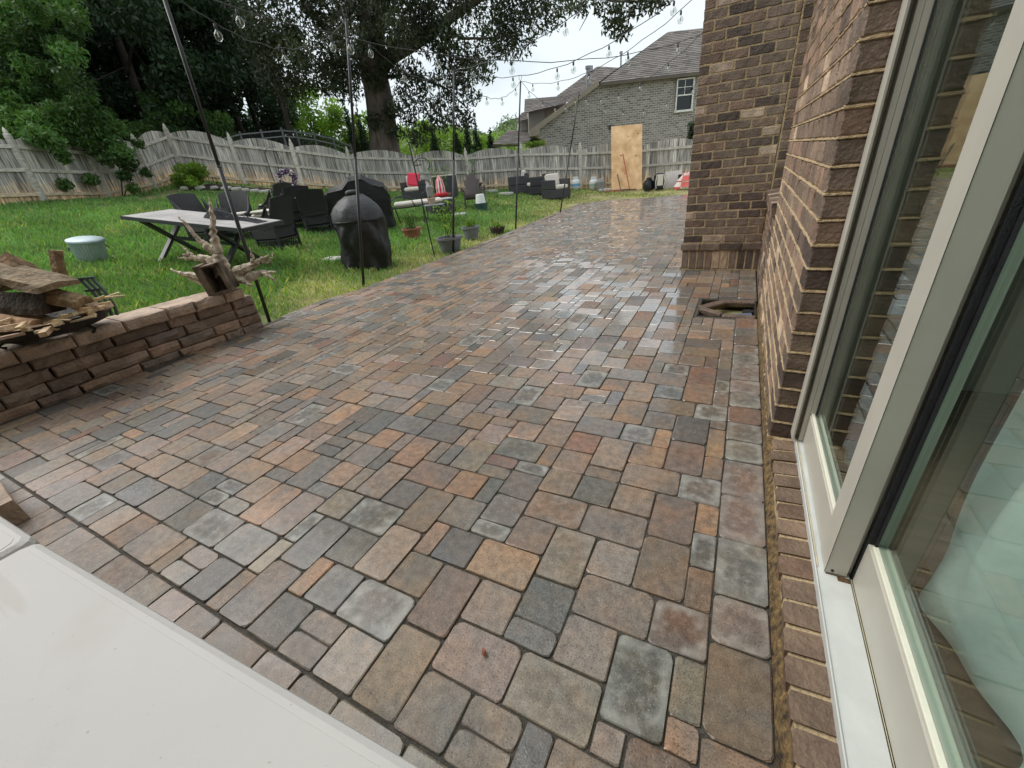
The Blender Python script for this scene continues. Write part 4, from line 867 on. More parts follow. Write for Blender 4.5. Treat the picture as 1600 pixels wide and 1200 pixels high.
def firewood():
    o = Vector((-4.42, 1.02, .45)); wu = Vector((.049, .999, 0)).normalized(); wv = Vector((-.999, .049, 0))
    R_ = RH; F_ = FH; U = Vector((0, 0, 1)); rr = random.Random(12)
    def q(a, b, c=0): return o + R_ * a + F_ * c + U * b
    # iron bowl grate that carries the pile
    t = thing('fire_bowl', 'rusty black iron fire bowl holding the firewood on the retaining wall', 'fire bowl', tuple(q(.05, .02)))
    m = MB(); bc = q(.02, .12); 
    prof = [(.06, -.115), (.2, -.105), (.30, -.075), (.33, -.035), (.345, .0), (.35, .005), (.335, .0), (.28, -.06), (.06, -.095)]
    m.lathe(prof, 30, bc); m.build('bowl', mat('rusty_iron', lin((44, 38, 34)), .7, .4, 12, .5, 40), t, q(.05, .02), True)
    for a in (0.4, 2.5, 4.6):
        m = MB(); m.tube([bc + Vector((.26 * math.cos(a), .26 * math.sin(a), -.08)), bc + Vector((.31 * math.cos(a), .31 * math.sin(a), -.11)), bc + Vector((.28 * math.cos(a), .28 * math.sin(a), -.135))], .012, 6); m.build('leg', MATS['rusty_iron'], t, q(.05, .02))
    # split kindling along the front rim
    n = 0
    for k in range(44):
        s = k / 43; a = -1.95 + 3.0 * s; rad = rr.uniform(.27, .42); p = bc + Vector((rad * math.cos(a), rad * math.sin(a), rr.uniform(-.06, .03) + .05 * abs(2 * s - 1)))
        d = Vector((math.cos(a + rr.uniform(-.7, .7)), math.sin(a + rr.uniform(-.7, .7)), rr.uniform(-.1, .25))).normalized(); l_ = rr.uniform(.12, .26)
        m = MB(); w_ = rr.uniform(.018, .045); g = rr.uniform(.75, 1.15); m.bar(p - d * l_ * .6, p + d * l_ * .4, w_, w_ * rr.uniform(.4, .8), (g, g * rr.uniform(.86, 1), g * rr.uniform(.7, 1), 1))
        ob = m.build('kindling_stick', SPLIT, None, p); ob.location = p; tag(ob, 'thin pale split kindling stick in the heap at the front of the fire bowl', 'kindling', 'kindling sticks in the fire bowl')
    # split logs
    def log(a, b, r, sect, label, col, seed, mt=LOGB):
        rl = random.Random(seed); a, b = Vector(a), Vector(b); d = (b - a); x = Vector((0, 0, 1)).cross(d).normalized(); y = d.normalized().cross(x); K = 7; m = MB(); V = []; ns = len(sect)
        for k in range(K + 1):
            for (sx, sy) in sect: V.append(a + d * (k / K) + x * r * (sx + rl.uniform(-.07, .07)) + y * r * (sy + rl.uniform(-.07, .07)))
        F = [(k * ns + i, k * ns + (i + 1) % ns, (k + 1) * ns + (i + 1) % ns, (k + 1) * ns + i) for k in range(K) for i in range(ns)] + [tuple(range(ns)), tuple(K * ns + i for i in range(ns))]
        m.add(V, F, col); c_ = (a + b) / 2; ob = m.build('split_log', mt, None, c_); ob.location = c_; return tag(ob, label, 'log', 'split logs on the firewood heap')
    half = [(-1, -.1), (-.8, .5), (-.3, .8), (.3, .8), (.8, .5), (1, -.1), (.3, -.2), (-.3, -.2)]; wedge = [(-1, -.7), (-.9, -.2), (-.1, .9), (.2, .9), (1, -.3), (.9, -.7)]; slab_ = [(-1.1, -.2), (-1.0, .18), (0, .28), (1.0, .16), (1.1, -.2), (0, -.12)]; quart = [(-.9, -.7), (-.8, .2), (0, .8), (.8, .6), (1, -.7)]
    log(q(-.22, .50, .05), q(.24, .33, -.02), .13, slab_, 'thick grey half log lying across the top of the firewood heap', (1.0, .95, .88, 1), 1)
    log(q(-.30, .38, .10), q(-.10, .50, .14), .10, wedge, 'brown split log tilted at the upper left of the heap', (.95, .75, .6, 1), 2)
    log(q(.10, .34, .16), q(.14, .55, .20), .05, quart, 'small upright stub of wood behind the top log', (1.05, .9, .72, 1), 3)
    log(q(-.24, .26, .0), q(.14, .22, -.04), .085, wedge, 'charred black log under the thick grey half log', (.22, .21, .22, 1), 4)
    log(q(.08, .26, .02), q(.30, .17, .02), .085, half, 'short rough barked log at the right end of the heap', (1.0, .88, .70, 1), 5)
    log(q(-.34, .19, -.10), q(.06, .10, -.16), .060, quart, 'reddish split log lying low in the front of the heap', (.8, .62, .52, 1), 6, SPLIT)
    log(q(-.12, .16, -.06), q(.16, .08, -.10), .055, wedge, 'dark square sided log low in the middle of the heap', (.30, .26, .24, 1), 7, SPLIT)
    log(q(-.55, .26, -.06), q(-.34, .24, -.08), .09, half, 'black charred log end at the left edge of the heap', (.16, .15, .15, 1), 8)
    log(q(-.40, .12, -.14), q(.02, .03, -.20), .05, wedge, 'dark charred board along the front of the heap', (.13, .12, .12, 1), 9)
    # green iron grate leaning at the right of the heap
    g = thing('iron_grate', 'grey green curved iron grate leaning behind the firewood', 'grate', tuple(q(.36, -.05, .25))); gm = mat('grey_green_iron', lin((92, 104, 104)), .5, .2)
    for i, dx in enumerate((0, .055, .11)):
        m = MB(); m.tube([q(.16 + dx * .8 + .05 * math.sin(k / 8 * 2.4), .32 - .036 * k, .24) for k in range(9)], .012, 6); m.build('bar', gm, g, q(.36, -.05, .25))
    for zz in (.33, .24):
        m = MB(); m.bar(q(.15, zz, .24), q(.27, zz, .24), .018); m.build('bar', gm, g, q(.36, -.05, .25))
firewood()
# ------------------------------------------------------------------ garden things further back
TERRA = mat('terracotta', lin((150, 96, 76)), .75, .15, 10, .2, 50); GREYPOT = mat('grey_pot', lin((112, 116, 122)), .6, .12, 10, .1, 60); DARKPOT = mat('dark_pot', lin((70, 62, 58)), .7, .2, 10, .2, 60)
POTSOIL = mat('pot_soil', lin((70, 52, 40)), .95, .3, 40, .6, 90)
def leafcloud(C, n, size, seed, spread=(.5, .5, .4), droop=.2, asp=.42, cv=.35):
    "diamond leaf faces scattered through gaussian clumps; C rows: x, y, z, radius"
    r = np.random.default_rng(seed); C = np.asarray(C, float); w_ = C[:, 3] ** 2; idx = r.choice(len(C), n, p=w_ / w_.sum())
    d = r.normal(size=(n, 3)); d /= np.linalg.norm(d, axis=1)[:, None]; rad = r.random(n) ** .45
    P = C[idx, :3] + d * rad[:, None] * C[idx, 3:4] * np.array(spread) * 2
    a = r.normal(size=(n, 3)); a[:, 2] -= droop; a /= np.linalg.norm(a, axis=1)[:, None]
    b = r.normal(size=(n, 3)); b -= a * (a * b).sum(1)[:, None]; b /= np.linalg.norm(b, axis=1)[:, None]
    s = size * (.6 + .8 * r.random(n))[:, None]
    V = np.stack([P - a * s * .5, P + b * s * asp * .5 - a * s * .05, P + a * s * .5, P - b * s * asp * .5 - a * s * .05], 1).reshape(-1, 3)
    cl = (1 - cv + 2 * cv * r.random(len(C)))[idx]; lv = .75 + .5 * r.random(n); hue = r.normal(0, .10, n)
    c = np.stack([cl * lv * (1 + hue), cl * lv, cl * lv * (1 - hue), np.ones(n)], 1).clip(.05, 4); c = np.repeat(c, 4, axis=0)
    F = np.arange(n * 4).reshape(-1, 4); return V, F, c
def potted(x, y, r, h, pm, label, kind, seed, ph=.3, lm=None, group=None, sq=False):
    z = T(x, y) - .02; t = thing('potted_plant', label, 'potted plant', (x, y, z), 0, group); m = MB()
    if sq: m.lathe([(r * .75, 0), (r, h), (r * .9, h), (r * .82, h - .03)], 4)
    else: m.lathe([(r * .70, 0), (r * .8, h * .3), (r * .96, h * .85), (r * 1.06, h * .86), (r * 1.06, h), (r * .94, h), (r * .9, h - .03)], 20)
    m.build('pot', pm, t, smooth=False)
    m = MB(); m.lathe([(r * .92, h - .03), (0, h - .025)], 16); m.build('soil', POTSOIL, t)
    rr = random.Random(seed); n = {'tall': 10, 'low': 14, 'grass': 30}[kind]; m = MB(); C = []
    for k in range(n):
        a = rr.uniform(0, 2 * PI); q = rr.uniform(0, r * .6); b = (q * math.cos(a), q * math.sin(a), h - .03); l_ = ph * rr.uniform(.5, 1.1); e = (b[0] + rr.uniform(-.4, .4) * l_, b[1] + rr.uniform(-.4, .4) * l_, h + l_)
        m.tube([b, e], [.006, .003], 4); 
        for s in (.4, .7, 1.0): C.append((b[0] + (e[0] - b[0]) * s, b[1] + (e[1] - b[1]) * s, b[2] + (e[2] - b[2]) * s, .05 + .04 * ph))
    m.build('stem', LEAFM, t)
    if kind != 'grass': V, F, c = leafcloud(C, 60 if kind == 'low' else 170, .07, seed); np_mesh('foliage', V, F, lm or LEAFB, c, t)
    return t
potted(-6.13, 7.23, .20, .22, TERRA, 'terracotta bowl with sparse upright stems just right of the gas grill', 'grass', 1, .32)
potted(-4.66, 6.48, .23, .26, GREYPOT, 'grey pot with tall leafy plant at the foot of the third pole', 'tall', 2, .62)
potted(-4.95, 7.69, .185, .25, GREYPOT, 'rounded grey pot with low green plant on the lawn edge', 'low', 3, .14)
potted(-4.72, 8.40, .20, .15, DARKPOT, 'low dark square planter at the edge of the paving', 'low', 4, .06, None, None, True)
potted(-8.9, 12.35, .30, .34, TERRA, 'brown planter with tall green and yellow flowering plant by the white chair', 'tall', 5, 1.05)
potted(-9.9, 16.2, .28, .4, DARKPOT, 'large leafy shrub in a pot by the fence behind the round backed chair', 'tall', 6, 1.15, LEAFM)
def lawn_spot(x, y): return (x, y, T(x, y))
def hook(x, y, h, label, wreath=False):
    b = lawn_spot(x, y); t = thing('shepherd_hook', label, 'garden hook', b); m = MB(); m.tube([(0, 0, -.1), (0, 0, h)], .011, 7); m.build('rod', BLACKM, t)
    m = MB(); m.tube([tuple(RH * (.16 - .16 * math.cos(a)) + Vector((0, 0, h * .94 + .17 * math.sin(a)))) for a in [PI * k / 10 for k in range(11)]] + [tuple(RH * .35 + Vector((0, 0, h * .88))), tuple(RH * .39 + Vector((0, 0, h * .92)))], .009, 6); m.build('crook', BLACKM, t); return t
hook(-13.2, 9.55, 1.35, 'black shepherd hook holding the purple wreath near the fence')
def wreath():
    c = Vector((-12.75, 9.70, T(-12.75, 9.7) + .62)); t = thing('wreath', 'round purple and white flower wreath hung above a small stand near the fence', 'wreath', tuple(c)); rr = random.Random(3)
    for nm, cl in (('purple_flower', (104, 74, 118)), ('white_flower', (206, 196, 206)), ('dark_flower', (56, 46, 60))):
        m = MB()
        for k in range(60):
            a = rr.uniform(0, 2 * PI); q = .24 + rr.uniform(-.085, .085); p = RH * q * math.cos(a) + Vector((0, 0, q * math.sin(a))) - FH * rr.uniform(0, .08); s = rr.uniform(.022, .045)
            m.lathe([(.004, -s), (s, 0), (.004, s)], 5, tuple(p))
        tag(m.build(nm, mat(nm, lin(cl), .8, .25, 30), t), kind='stuff')
    m = MB(); m.tube([tuple(RH * .24 * math.cos(a) + Vector((0, 0, .24 * math.sin(a)))) for a in [2 * PI * k / 24 for k in range(25)]], .04, 6, cap=False); m.build('ring', OLDW, t)
    m = MB(); m.tube([(0, 0, .27), tuple(Vector((0, 0, .64)) - RH * .1)], .003, 4); m.build('hanger', BLACKM, t)
    p = (c.x, c.y, T(c.x, c.y)); s = thing('small_lantern', 'small pale wooden lantern standing below the purple wreath', 'lantern', p); m = MB()
    for a in (-.09, .09):
        for b in (-.09, .09): m.bar((a, b, 0), (a, b, .30), .025)
    m.build('corner_post', OLDW, s); m = MB(); m.box((0, 0, .02), (.24, .24, .04)); m.build('base', OLDW, s); m = MB(); m.lathe([(.19, .30), (.18, .33), (.05, .40), (.0, .41)], 4); m.build('roof', OLDW, s)
wreath()
def tall_hook():
    b = lawn_spot(-4.78, 6.12); t = thing('feeder_pole', 'tall thin black feeder pole with hooks leaning left beside the potted plant', 'feeder pole', b); L = Vector((-.20, .12, 1.75))
    m = MB(); m.tube([(0, 0, -.1), tuple(L)], .012, 7); m.build('rod', BLACKM, t)
    for z, s in ((1.42, .26), (1.12, .2), (.95, .16)):
        q = L * (z / 1.75); m = MB(); m.tube([tuple(q + RH * (s * .5 - s * .5 * math.cos(a)) + Vector((0, 0, s * .38 * math.sin(a)))) for a in [PI * 1.25 * k / 10 for k in range(11)]], .007, 6); m.bar(tuple(q), tuple(q + RH * s * .5), .012); m.build('crook', BLACKM, t)
    q = L * (1.05 / 1.75) + RH * .16; m = MB(); m.lathe([(.05, -.12), (.055, .03), (.02, .08), (.004, .12)], 8, tuple(q)); m.build('feeder', mat('grey_feeder', lin((150, 152, 150)), .5), t)
tall_hook()
def lounge_chair(x, y, rz, label, wm, red=False, back=True, grp=None, s=1.0):
    t = thing('wicker_armchair', label, 'armchair', lawn_spot(x, y), rz, grp); W, D_ = .74 * s, .74 * s
    m = MB(); m.box((0, 0, .16), (W, D_, .28), bev=.015); m.build('base', wm, t)
    for sx in (-1, 1):
        m = MB(); m.box((sx * (W / 2 - .05), 0, .46), (.10, D_, .30), bev=.015); m.build('arm', wm, t)
    m = MB(); m.box((0, D_ / 2 - .05, .49), (W - .21, .10, .40), bev=.015); m.build('backrest', wm, t)
    m = MB(); m.box((0, -.06, .37), (W - .22, D_ - .12, .13), bev=.035); m.build('seat_cushion', CUSH, t, smooth=False)
    if back: m = MB(); m.box((0, D_ / 2 - .17, .60), (W - .22, .13, .40), m=Matrix.Rotation(-.18, 3, 'X'), bev=.04); m.build('back_cushion', CUSH, t)
    for sx in (-1, 1):
        for sy in (-1, 1): m = MB(); m.box((sx * (W / 2 - .05), sy * (D_ / 2 - .05), .0), (.05, .05, .08)); m.build('leg', wm, t)
    return t
lounge_chair(-5.95, 15.15, 1.0, 'nearest charcoal wicker armchair with cream cushions, seen from its side', WICKG)
lounge_chair(-7.05, 16.1, -.9, 'charcoal wicker armchair just behind the nearest one, back towards us', WICKG, back=False)
lounge_chair(-7.95, 16.3, -1.25, 'charcoal wicker armchair farthest left of the three by the fence', WICKG)
t = lounge_chair(-10.45, 12.9, .45, 'charcoal wicker armchair with white cushions behind the grill covers', WICKG)
m = MB(); m.box((0, 0, 0), (.42, .13, .42), m=Matrix.Rotation(.45, 3, 'Z') @ Matrix.Rotation(-.25, 3, 'X') @ Matrix.Rotation(.15, 3, 'Y'), bev=.05); p = Vector((-10.45, 12.9, T(-10.45, 12.9) + .66)) + Vector((.08, -.02, 0)); ob = m.build('throw_pillow', mat('red_fabric', lin((214, 60, 84)), .85, .06, 10)); ob.location = p; tag(ob, 'square red throw pillow on the white cushioned armchair', 'pillow')
def simple(nm, label, cat, x, y, dz=0, rz=0): return thing(nm, label, cat, (x, y, T(x, y) + dz), rz)
t = simple('wicker_storage', 'tall charcoal wicker storage box with pale lid by the fence', 'storage box', -10.2, 14.5, 0, .5); m = MB(); m.box((0, 0, .36), (.85, .6, .72), bev=.012); m.build('box_body', WICKG, t); m = MB(); m.box((0, 0, .745), (.87, .62, .045), bev=.01); m.build('lid', CUSH, t)
t = simple('wicker_ottoman', 'low charcoal wicker ottoman with grey top in the middle of the lawn', 'ottoman', -7.75, 10.6, 0, .9); m = MB(); m.box((0, 0, .17), (.72, .62, .34), bev=.012); m.build('box_body', WICKG, t); m = MB(); m.box((0, 0, .365), (.70, .60, .04), bev=.015); m.build('cushion', mat('grey_cushion', lin((170, 172, 176)), .8, .06), t)
def adirondack():
    t = simple('round_back_chair', 'dark brown round backed garden chair with wide arms', 'garden chair', -7.5, 12.1, 0, 3.75 - PI); bm = mat('brown_resin', lin((78, 70, 66)), .55, .12, 10)
    for k in range(7):
        a = (k - 3) * .17; m = MB(); h = .98 - .045 * (k - 3) ** 2; m.bar((math.sin(a) * .30, .12, .26), (math.sin(a) * .62, .40, h), .105, .022, up=(0, 1, 0)); m.build('back_slat', bm, t)
    for k in range(5): m = MB(); m.bar((-.27, -.34 + .1 * k, .37 - .022 * k), (.27, -.34 + .1 * k, .37 - .022 * k), .02, .085); m.build('seat_slat', bm, t)
    for s in (-1, 1):
        m = MB(); m.bar((s * .34, -.42, .56), (s * .36, .30, .53), .13, .025, up=(1, 0, 0)); m.build('armrest', bm, t)
        m = MB(); m.bar((s * .30, -.36, -.02), (s * .31, -.34, .55), .07, .04); m.build('leg', bm, t); m = MB(); m.bar((s * .30, -.34, .36), (s * .30, .42, .0), .04, .09); m.build('leg', bm, t)
adirondack()
t = simple('bucket_planter', 'dark green round tub on the grass in front of the round backed chair', 'tub', -6.95, 11.55); m = MB(); m.lathe([(.17, 0), (.21, .2), (.215, .22), (.19, .22), (.17, .1)], 18); m.build('tub', mat('green_plastic', lin((58, 84, 82)), .5), t)
t = thing('white_bucket', 'white upturned bucket standing in the dark green tub', 'bucket', (-6.95, 11.55, T(-6.95, 11.55) + .08)); m = MB(); m.lathe([(.165, 0), (.16, .10), (.125, .36), (.115, .38), (0, .385)], 18); m.build('bucket_body', mat('white_bucket_plastic', lin((228, 230, 228)), .5, .04), t)
t = simple('stepping_stone', 'flat pale stone lying on the lawn near the white bucket', 'stone', -7.0, 10.4); m = MB(); m.box((0, 0, .03), (.34, .26, .08), bev=.025); m.build('stone', mat('pale_stone', lin((178, 178, 170)), .85, .15), t)
t = simple('stepping_stone', 'flat pale stone in the grass left of the kettle grill cover', 'stone', -6.05, 5.0); m = MB(); m.box((0, 0, .03), (.34, .22, .08), bev=.025); m.build('stone', MATS['pale_stone'], t)
def chaise():
    t = simple('metal_lounger', 'black metal garden chair with a long white cushion right of the grill covers', 'lounger', -7.45, 9.1, 0, .75)
    for y in (-.28, .28):
        m = MB(); m.tube([(-.95, y, .92), (-.55, y, .36), (.75, y, .36)], .014, 6); m.build('side_rail', BLACKM, t)
        for x in (-.5, .65): m = MB(); m.tube([(x, y, .36), (x + .06, y, -.02)], .013, 6); m.build('leg', BLACKM, t)
        m = MB(); m.tube([(-.62, y, .50), (-.45, y, .60), (-.1, y, .60), (.0, y, .36)], .012, 6); m.build('armrest', BLACKM, t)
    m = MB()
    for k in range(7): m.bar((-.9 + .055 * k, -.27, .86 - .08 * k), (-.9 + .055 * k, .27, .86 - .08 * k), .01)
    m.build('back_lattice', BLACKM, t)
    m = MB(); m.box((.1, 0, .43), (1.2, .52, .12), bev=.04); m.build('cushion', CUSH, t)
chaise()
t = simple('side_table', 'small black metal side table with flower pot behind the terracotta bowl', 'side table', -6.75, 8.95, 0, .4); m = MB(); m.box((0, 0, .44), (.5, .4, .02)); m.build('table_top', mat('grey_slate_top', lin((140, 146, 150)), .5), t)
for a in (-.22, .22):
    for b in (-.17, .17): m = MB(); m.tube([(a, b, .44), (a * 1.1, b * 1.1, -.02)], .010, 6); m.build('leg', BLACKM, t)
t = thing('flower_pot', 'small pale brown pot on the black side table', 'pot', (-6.8, 8.98, T(-6.75, 8.95) + .45)); m = MB(); m.lathe([(.07, 0), (.10, .12), (.115, .125), (.115, .15), (.09, .15), (.08, .1)], 14); m.build('pot', mat('pale_clay', lin((186, 160, 140)), .8), t)
t = simple('red_parasol', 'small folded red and white striped parasol standing on the lawn', 'parasol', -8.15, 11.3); m = MB(); m.tube([(0, 0, 0), (0, 0, .95)], .012, 6); m.build('stick', mat('pale_blue_stick', lin((150, 180, 190)), .5), t)
rw = MB(); cols = []
rw.lathe([(.02, .95), (.10, .80), (.14, .60), (.13, .46)], 16, fn=lambda a, z: 1 + .08 * math.sin(8 * a)); rw.c = [((.62, .05, .08, 1) if (i % 16) % 2 else (.75, .62, .60, 1)) for i in range(len(rw.f))]; rw.build('canopy', mat('striped_cloth', (1, 1, 1), .8, .03, tint=True), t)
m = MB(); m.lathe([(.16, .36), (.20, .40), (.20, .45), (.14, .47)], 16); m.build('red_ring', mat('red_plastic', lin((206, 40, 60)), .5), t)
# ------------------------------------------------------------------ along the far fence
def tank(x, y, s, label, col):
    t = simple('propane_tank', label, 'gas tank', x, y); pm = mat('tank_paint', lin((220, 222, 222)), .45, .06) if 'tank_paint' not in MATS else MATS['tank_paint']
    m = MB(); m.lathe([(.10 * s, .0), (.11 * s, .03 * s), (.155 * s, .06 * s), (.155 * s, .26 * s), (.14 * s, .31 * s), (.08 * s, .345 * s), (.0, .355 * s)], 18); m.build('cylinder', pm, t, smooth=True)
    m = MB(); m.lathe([(.10 * s, .33 * s), (.10 * s, .43 * s), (.095 * s, .43 * s), (.095 * s, .34 * s)], 14); m.build('collar', pm, t)
    m = MB(); m.lathe([(.1555 * s, .12 * s), (.1557 * s, .20 * s)], 18, fn=lambda a, z: 1.004); m.c = [(1, 1, 1, 1)] * len(m.f); m.build('label_band', mat('band_' + col, lin({'blue': (110, 160, 200), 'green': (150, 180, 160), 'grey': (190, 196, 200)}[col]), .5), t)
    m = MB(); m.lathe([(.03 * s, .35 * s), (.03 * s, .42 * s), (0, .42 * s)], 8); m.build('valve', mat('brass', lin((150, 130, 70)), .4, metal=.7) if 'brass' not in MATS else MATS['brass'], t)
tank(-6.35, 17.1, .72, 'smaller white gas tank at the left, in front of the fence', 'grey'); tank(-6.1, 17.75, 1.12, 'white gas tank with a blue band left of the bare fence post', 'blue'); tank(-5.35, 17.75, 1.12, 'white gas tank with a green band right of the bare fence post', 'green')
t = simple('grey_crate', 'small grey crate of odds beside the white gas tanks', 'crate', -5.0, 17.55, 0, .3); m = MB(); m.box((0, 0, .15), (.34, .28, .30)); m.build('crate_body', mat('worn_grey', lin((130, 128, 122)), .8, .3, 20), t); m = MB(); m.box((.0, .0, .36), (.2, .14, .12), rz=.4); m.build('odds', MATS['pale_stone'], t)
t = simple('rubble_heap', 'few pale rubble pieces on the grass by the grey crate', 'rubble', -4.72, 17.2); rr = random.Random(9)
for k in range(6): m = MB(); m.box((rr.uniform(-.25, .25), rr.uniform(-.12, .12), .05), (.14, .1, .09), rz=rr.uniform(0, 3), bev=.015); m.build('rubble', MATS['pale_stone'], t)
def plywood():
    a, b = Vector((-4.50, 17.25, T(-4.5, 17.25))), Vector((-3.42, 17.55, T(-3.42, 17.55))); n_ = Vector((b.y - a.y, a.x - b.x, 0)).normalized(); n_ = n_ if n_.y > 0 else -n_
    u = (b - a).normalized(); up = (Vector((0, 0, 2.16)) + n_ * .78 - u * .03).normalized(); nn = u.cross(up)
    t = tag(bpy.data.objects.new('plywood_sheet', None), 'tall tan plywood board leaning against the far fence', 'plywood board'); COL.objects.link(t); t.location = a
    m = MB(); H = 2.30; W = 1.12; P = [(0, 0), (W, 0), (W, H), (0, H)]; q = [u * x + up * y for x, y in P]; m.add(q + [p + nn * -.02 for p in q], [(0, 1, 2, 3), (7, 6, 5, 4), (0, 4, 5, 1), (1, 5, 6, 2), (2, 6, 7, 3), (3, 7, 4, 0)])
    pm = mat('osb_plywood', lin((222, 188, 146)), .75, .22, 3.2, .25, 40, detail=9, dark=lin((196, 152, 104))); m.build('board', pm, t)
    m = MB()
    for (x, y, s) in ((.98, 1.98, .035), (.62, 1.90, .02), (.35, 1.25, .03), (.9, 1.2, .03), (.5, .6, .025)):
        c_ = u * x + up * y - nn * .0 + nn * .004; m.add([c_ + u * s * math.cos(k) + up * s * math.sin(k) * .8 for k in (0, 1.05, 2.1, 3.14, 4.19, 5.24)], [(0, 1, 2, 3, 4, 5)])
    m.build('knot', OLDW, t)
    def tool(x0, y0, x1, y1, hd, label, hm):
        r0 = a + u * x0 + up * y0 + nn * .04; r0 = a + u * x0 - n_ * .22; r0.z = T(r0.x, r0.y) + .04; r1 = a + u * x1 + up * y1 + nn * .03
        g = thing('garden_rake', label, 'rake', tuple(r0)); k = MB(); k.tube([r0, r1], .016, 6); k.build('handle', hm, g, r0)
        k = MB(); k.bar(r0 - u * hd, r0 + u * hd, .03); 
        for s in range(7): k.bar(r0 + u * hd * (s / 3 - 1), r0 + u * hd * (s / 3 - 1) - n_ * .08 - Vector((0, 0, .04)), .012)
        k.build('rake_head', BLACKM, g, r0)
    tool(.66, 0, .42, 1.30, .24, 'rake with long red handle leaning on the plywood board', mat('red_handle', lin((170, 60, 44)), .5)); tool(.34, 0, .22, .58, .10, 'short dark tool leaning low on the plywood board', BLACKM)
plywood()
t = simple('brick_piece', 'flat reddish stone at the foot of the plywood board', 'stone', -4.35, 16.98, 0, .2); m = MB(); m.box((0, 0, .03), (.62, .16, .07), bev=.012); m.build('stone', TERRA, t)
t = simple('tool_bag', 'black and white backpack style bag in the pile on the grass by the far fence', 'bag', -2.72, 17.0, 0, .4); m = MB(); m.box((0, 0, .27), (.34, .24, .54), bev=.07); m.build('bag_body', mat('dark_nylon', lin((42, 46, 54)), .8, .2), t); m = MB(); m.box((0, -.125, .32), (.2, .02, .36), bev=.008); m.build('pocket', CUSH, t)
for s in (-1, 1): m = MB(); m.tube([(s * .13, -.13, .05), (s * .16, -.17, .28), (s * .12, -.13, .5)], .014, 6); m.build('strap', CUSH, t)
t = simple('white_board', 'pale white board standing behind the dark bag by the far fence', 'board', -2.3, 17.35, 0, .3); m = MB(); m.box((0, 0, .28), (.56, .06, .56), m=Matrix.Rotation(-.15, 3, 'X')); m.build('board', mat('offwhite_board', lin((206, 200, 196)), .7, .08), t)
t = simple('dark_sack', 'small black sack at the left end of the pile by the far fence', 'sack', -3.08, 16.95); m = MB(); m.lathe([(.16, 0), (.20, .1), (.17, .28), (.08, .38), (.10, .42), (0, .42)], 12, fn=lambda a, z: 1 + .15 * math.sin(3 * a)); m.build('sack', TARP, t, smooth=True)
t = simple('red_tarp', 'bundled red and white tarpaulin at the right end of the pile', 'tarpaulin', -1.80, 17.0); m = MB(); m.lathe([(.36, 0), (.38, .08), (.28, .22), (.30, .26), (.18, .42), (.16, .48), (0, .52)], 18, fn=lambda a, z: 1 + .14 * math.sin(4 * a + z * 9)); m.c = [((.60, .12, .10, 1) if (i // 18 + i % 18 // 3) % 2 else (.72, .62, .58, 1)) for i in range(len(m.f))]; m.build('tarp', MATS['striped_cloth'], t)
t = simple('black_boot', 'tall black rubber boot standing left of the red tarpaulin', 'boot', -2.05, 17.2); m = MB(); m.lathe([(.06, 0), (.065, .2), (.07, .44), (.06, .44)], 10); m.build('boot', BLACKM, t); m = MB(); m.box((0, -.09, .05), (.12, .2, .1), bev=.03); m.build('boot_foot', BLACKM, t)
for x, y, lb in ((-8.2, 15.6, 'pale stone edging slab on the grass left of the wicker armchairs'), (-9.3, 16.4, 'second pale stone edging slab, nearer the fence')): t = simple('edging_slab', lb, 'stone', x, y, 0, -.5); m = MB(); m.box((0, 0, .05), (.75, .22, .12), bev=.03); m.build('stone', MATS['pale_stone'], t)
# planting bed with edging stones by the fence
tag(np_mesh('mulch_bed', *(lambda X, Y: (np.stack([X, Y, terr(X, Y) + .03 + .03 * np.sin(X * 9) * np.sin(Y * 7)], -1).reshape(-1, 3), (lambda i: np.stack([i, i + 1, i + 14, i + 13], 1))((np.arange(8)[:, None] * 13 + np.arange(12)[None]).ravel())))(*[(-16.9 + A * 2.3 + B * .1, 9.75 + A * 1.7 - B * 1.0 + A * .1) for A, B in [np.meshgrid(np.linspace(0, 1, 13), np.linspace(0, 1, 9))]][0]), mat('dark_mulch', lin((62, 50, 44)), .95, .4, 14, 1, 40)), 'dark mulch bed along the fence', kind='structure')
rr = random.Random(31)
for k in range(9):
    s = k / 8; x, y = -16.8 + 2.5 * s, 8.75 + 1.75 * s + .2 * math.sin(s * 5); t = simple('bed_stone', 'small pale edging stone in the row along the mulch bed', 'stone', x, y, 0, rr.uniform(0, 3)); t['group'] = 'edging stones along the mulch bed'; m = MB(); m.box((0, 0, .05), (rr.uniform(.16, .36), .16, .12), bev=.035); m.build('stone', MATS['pale_stone'], t)
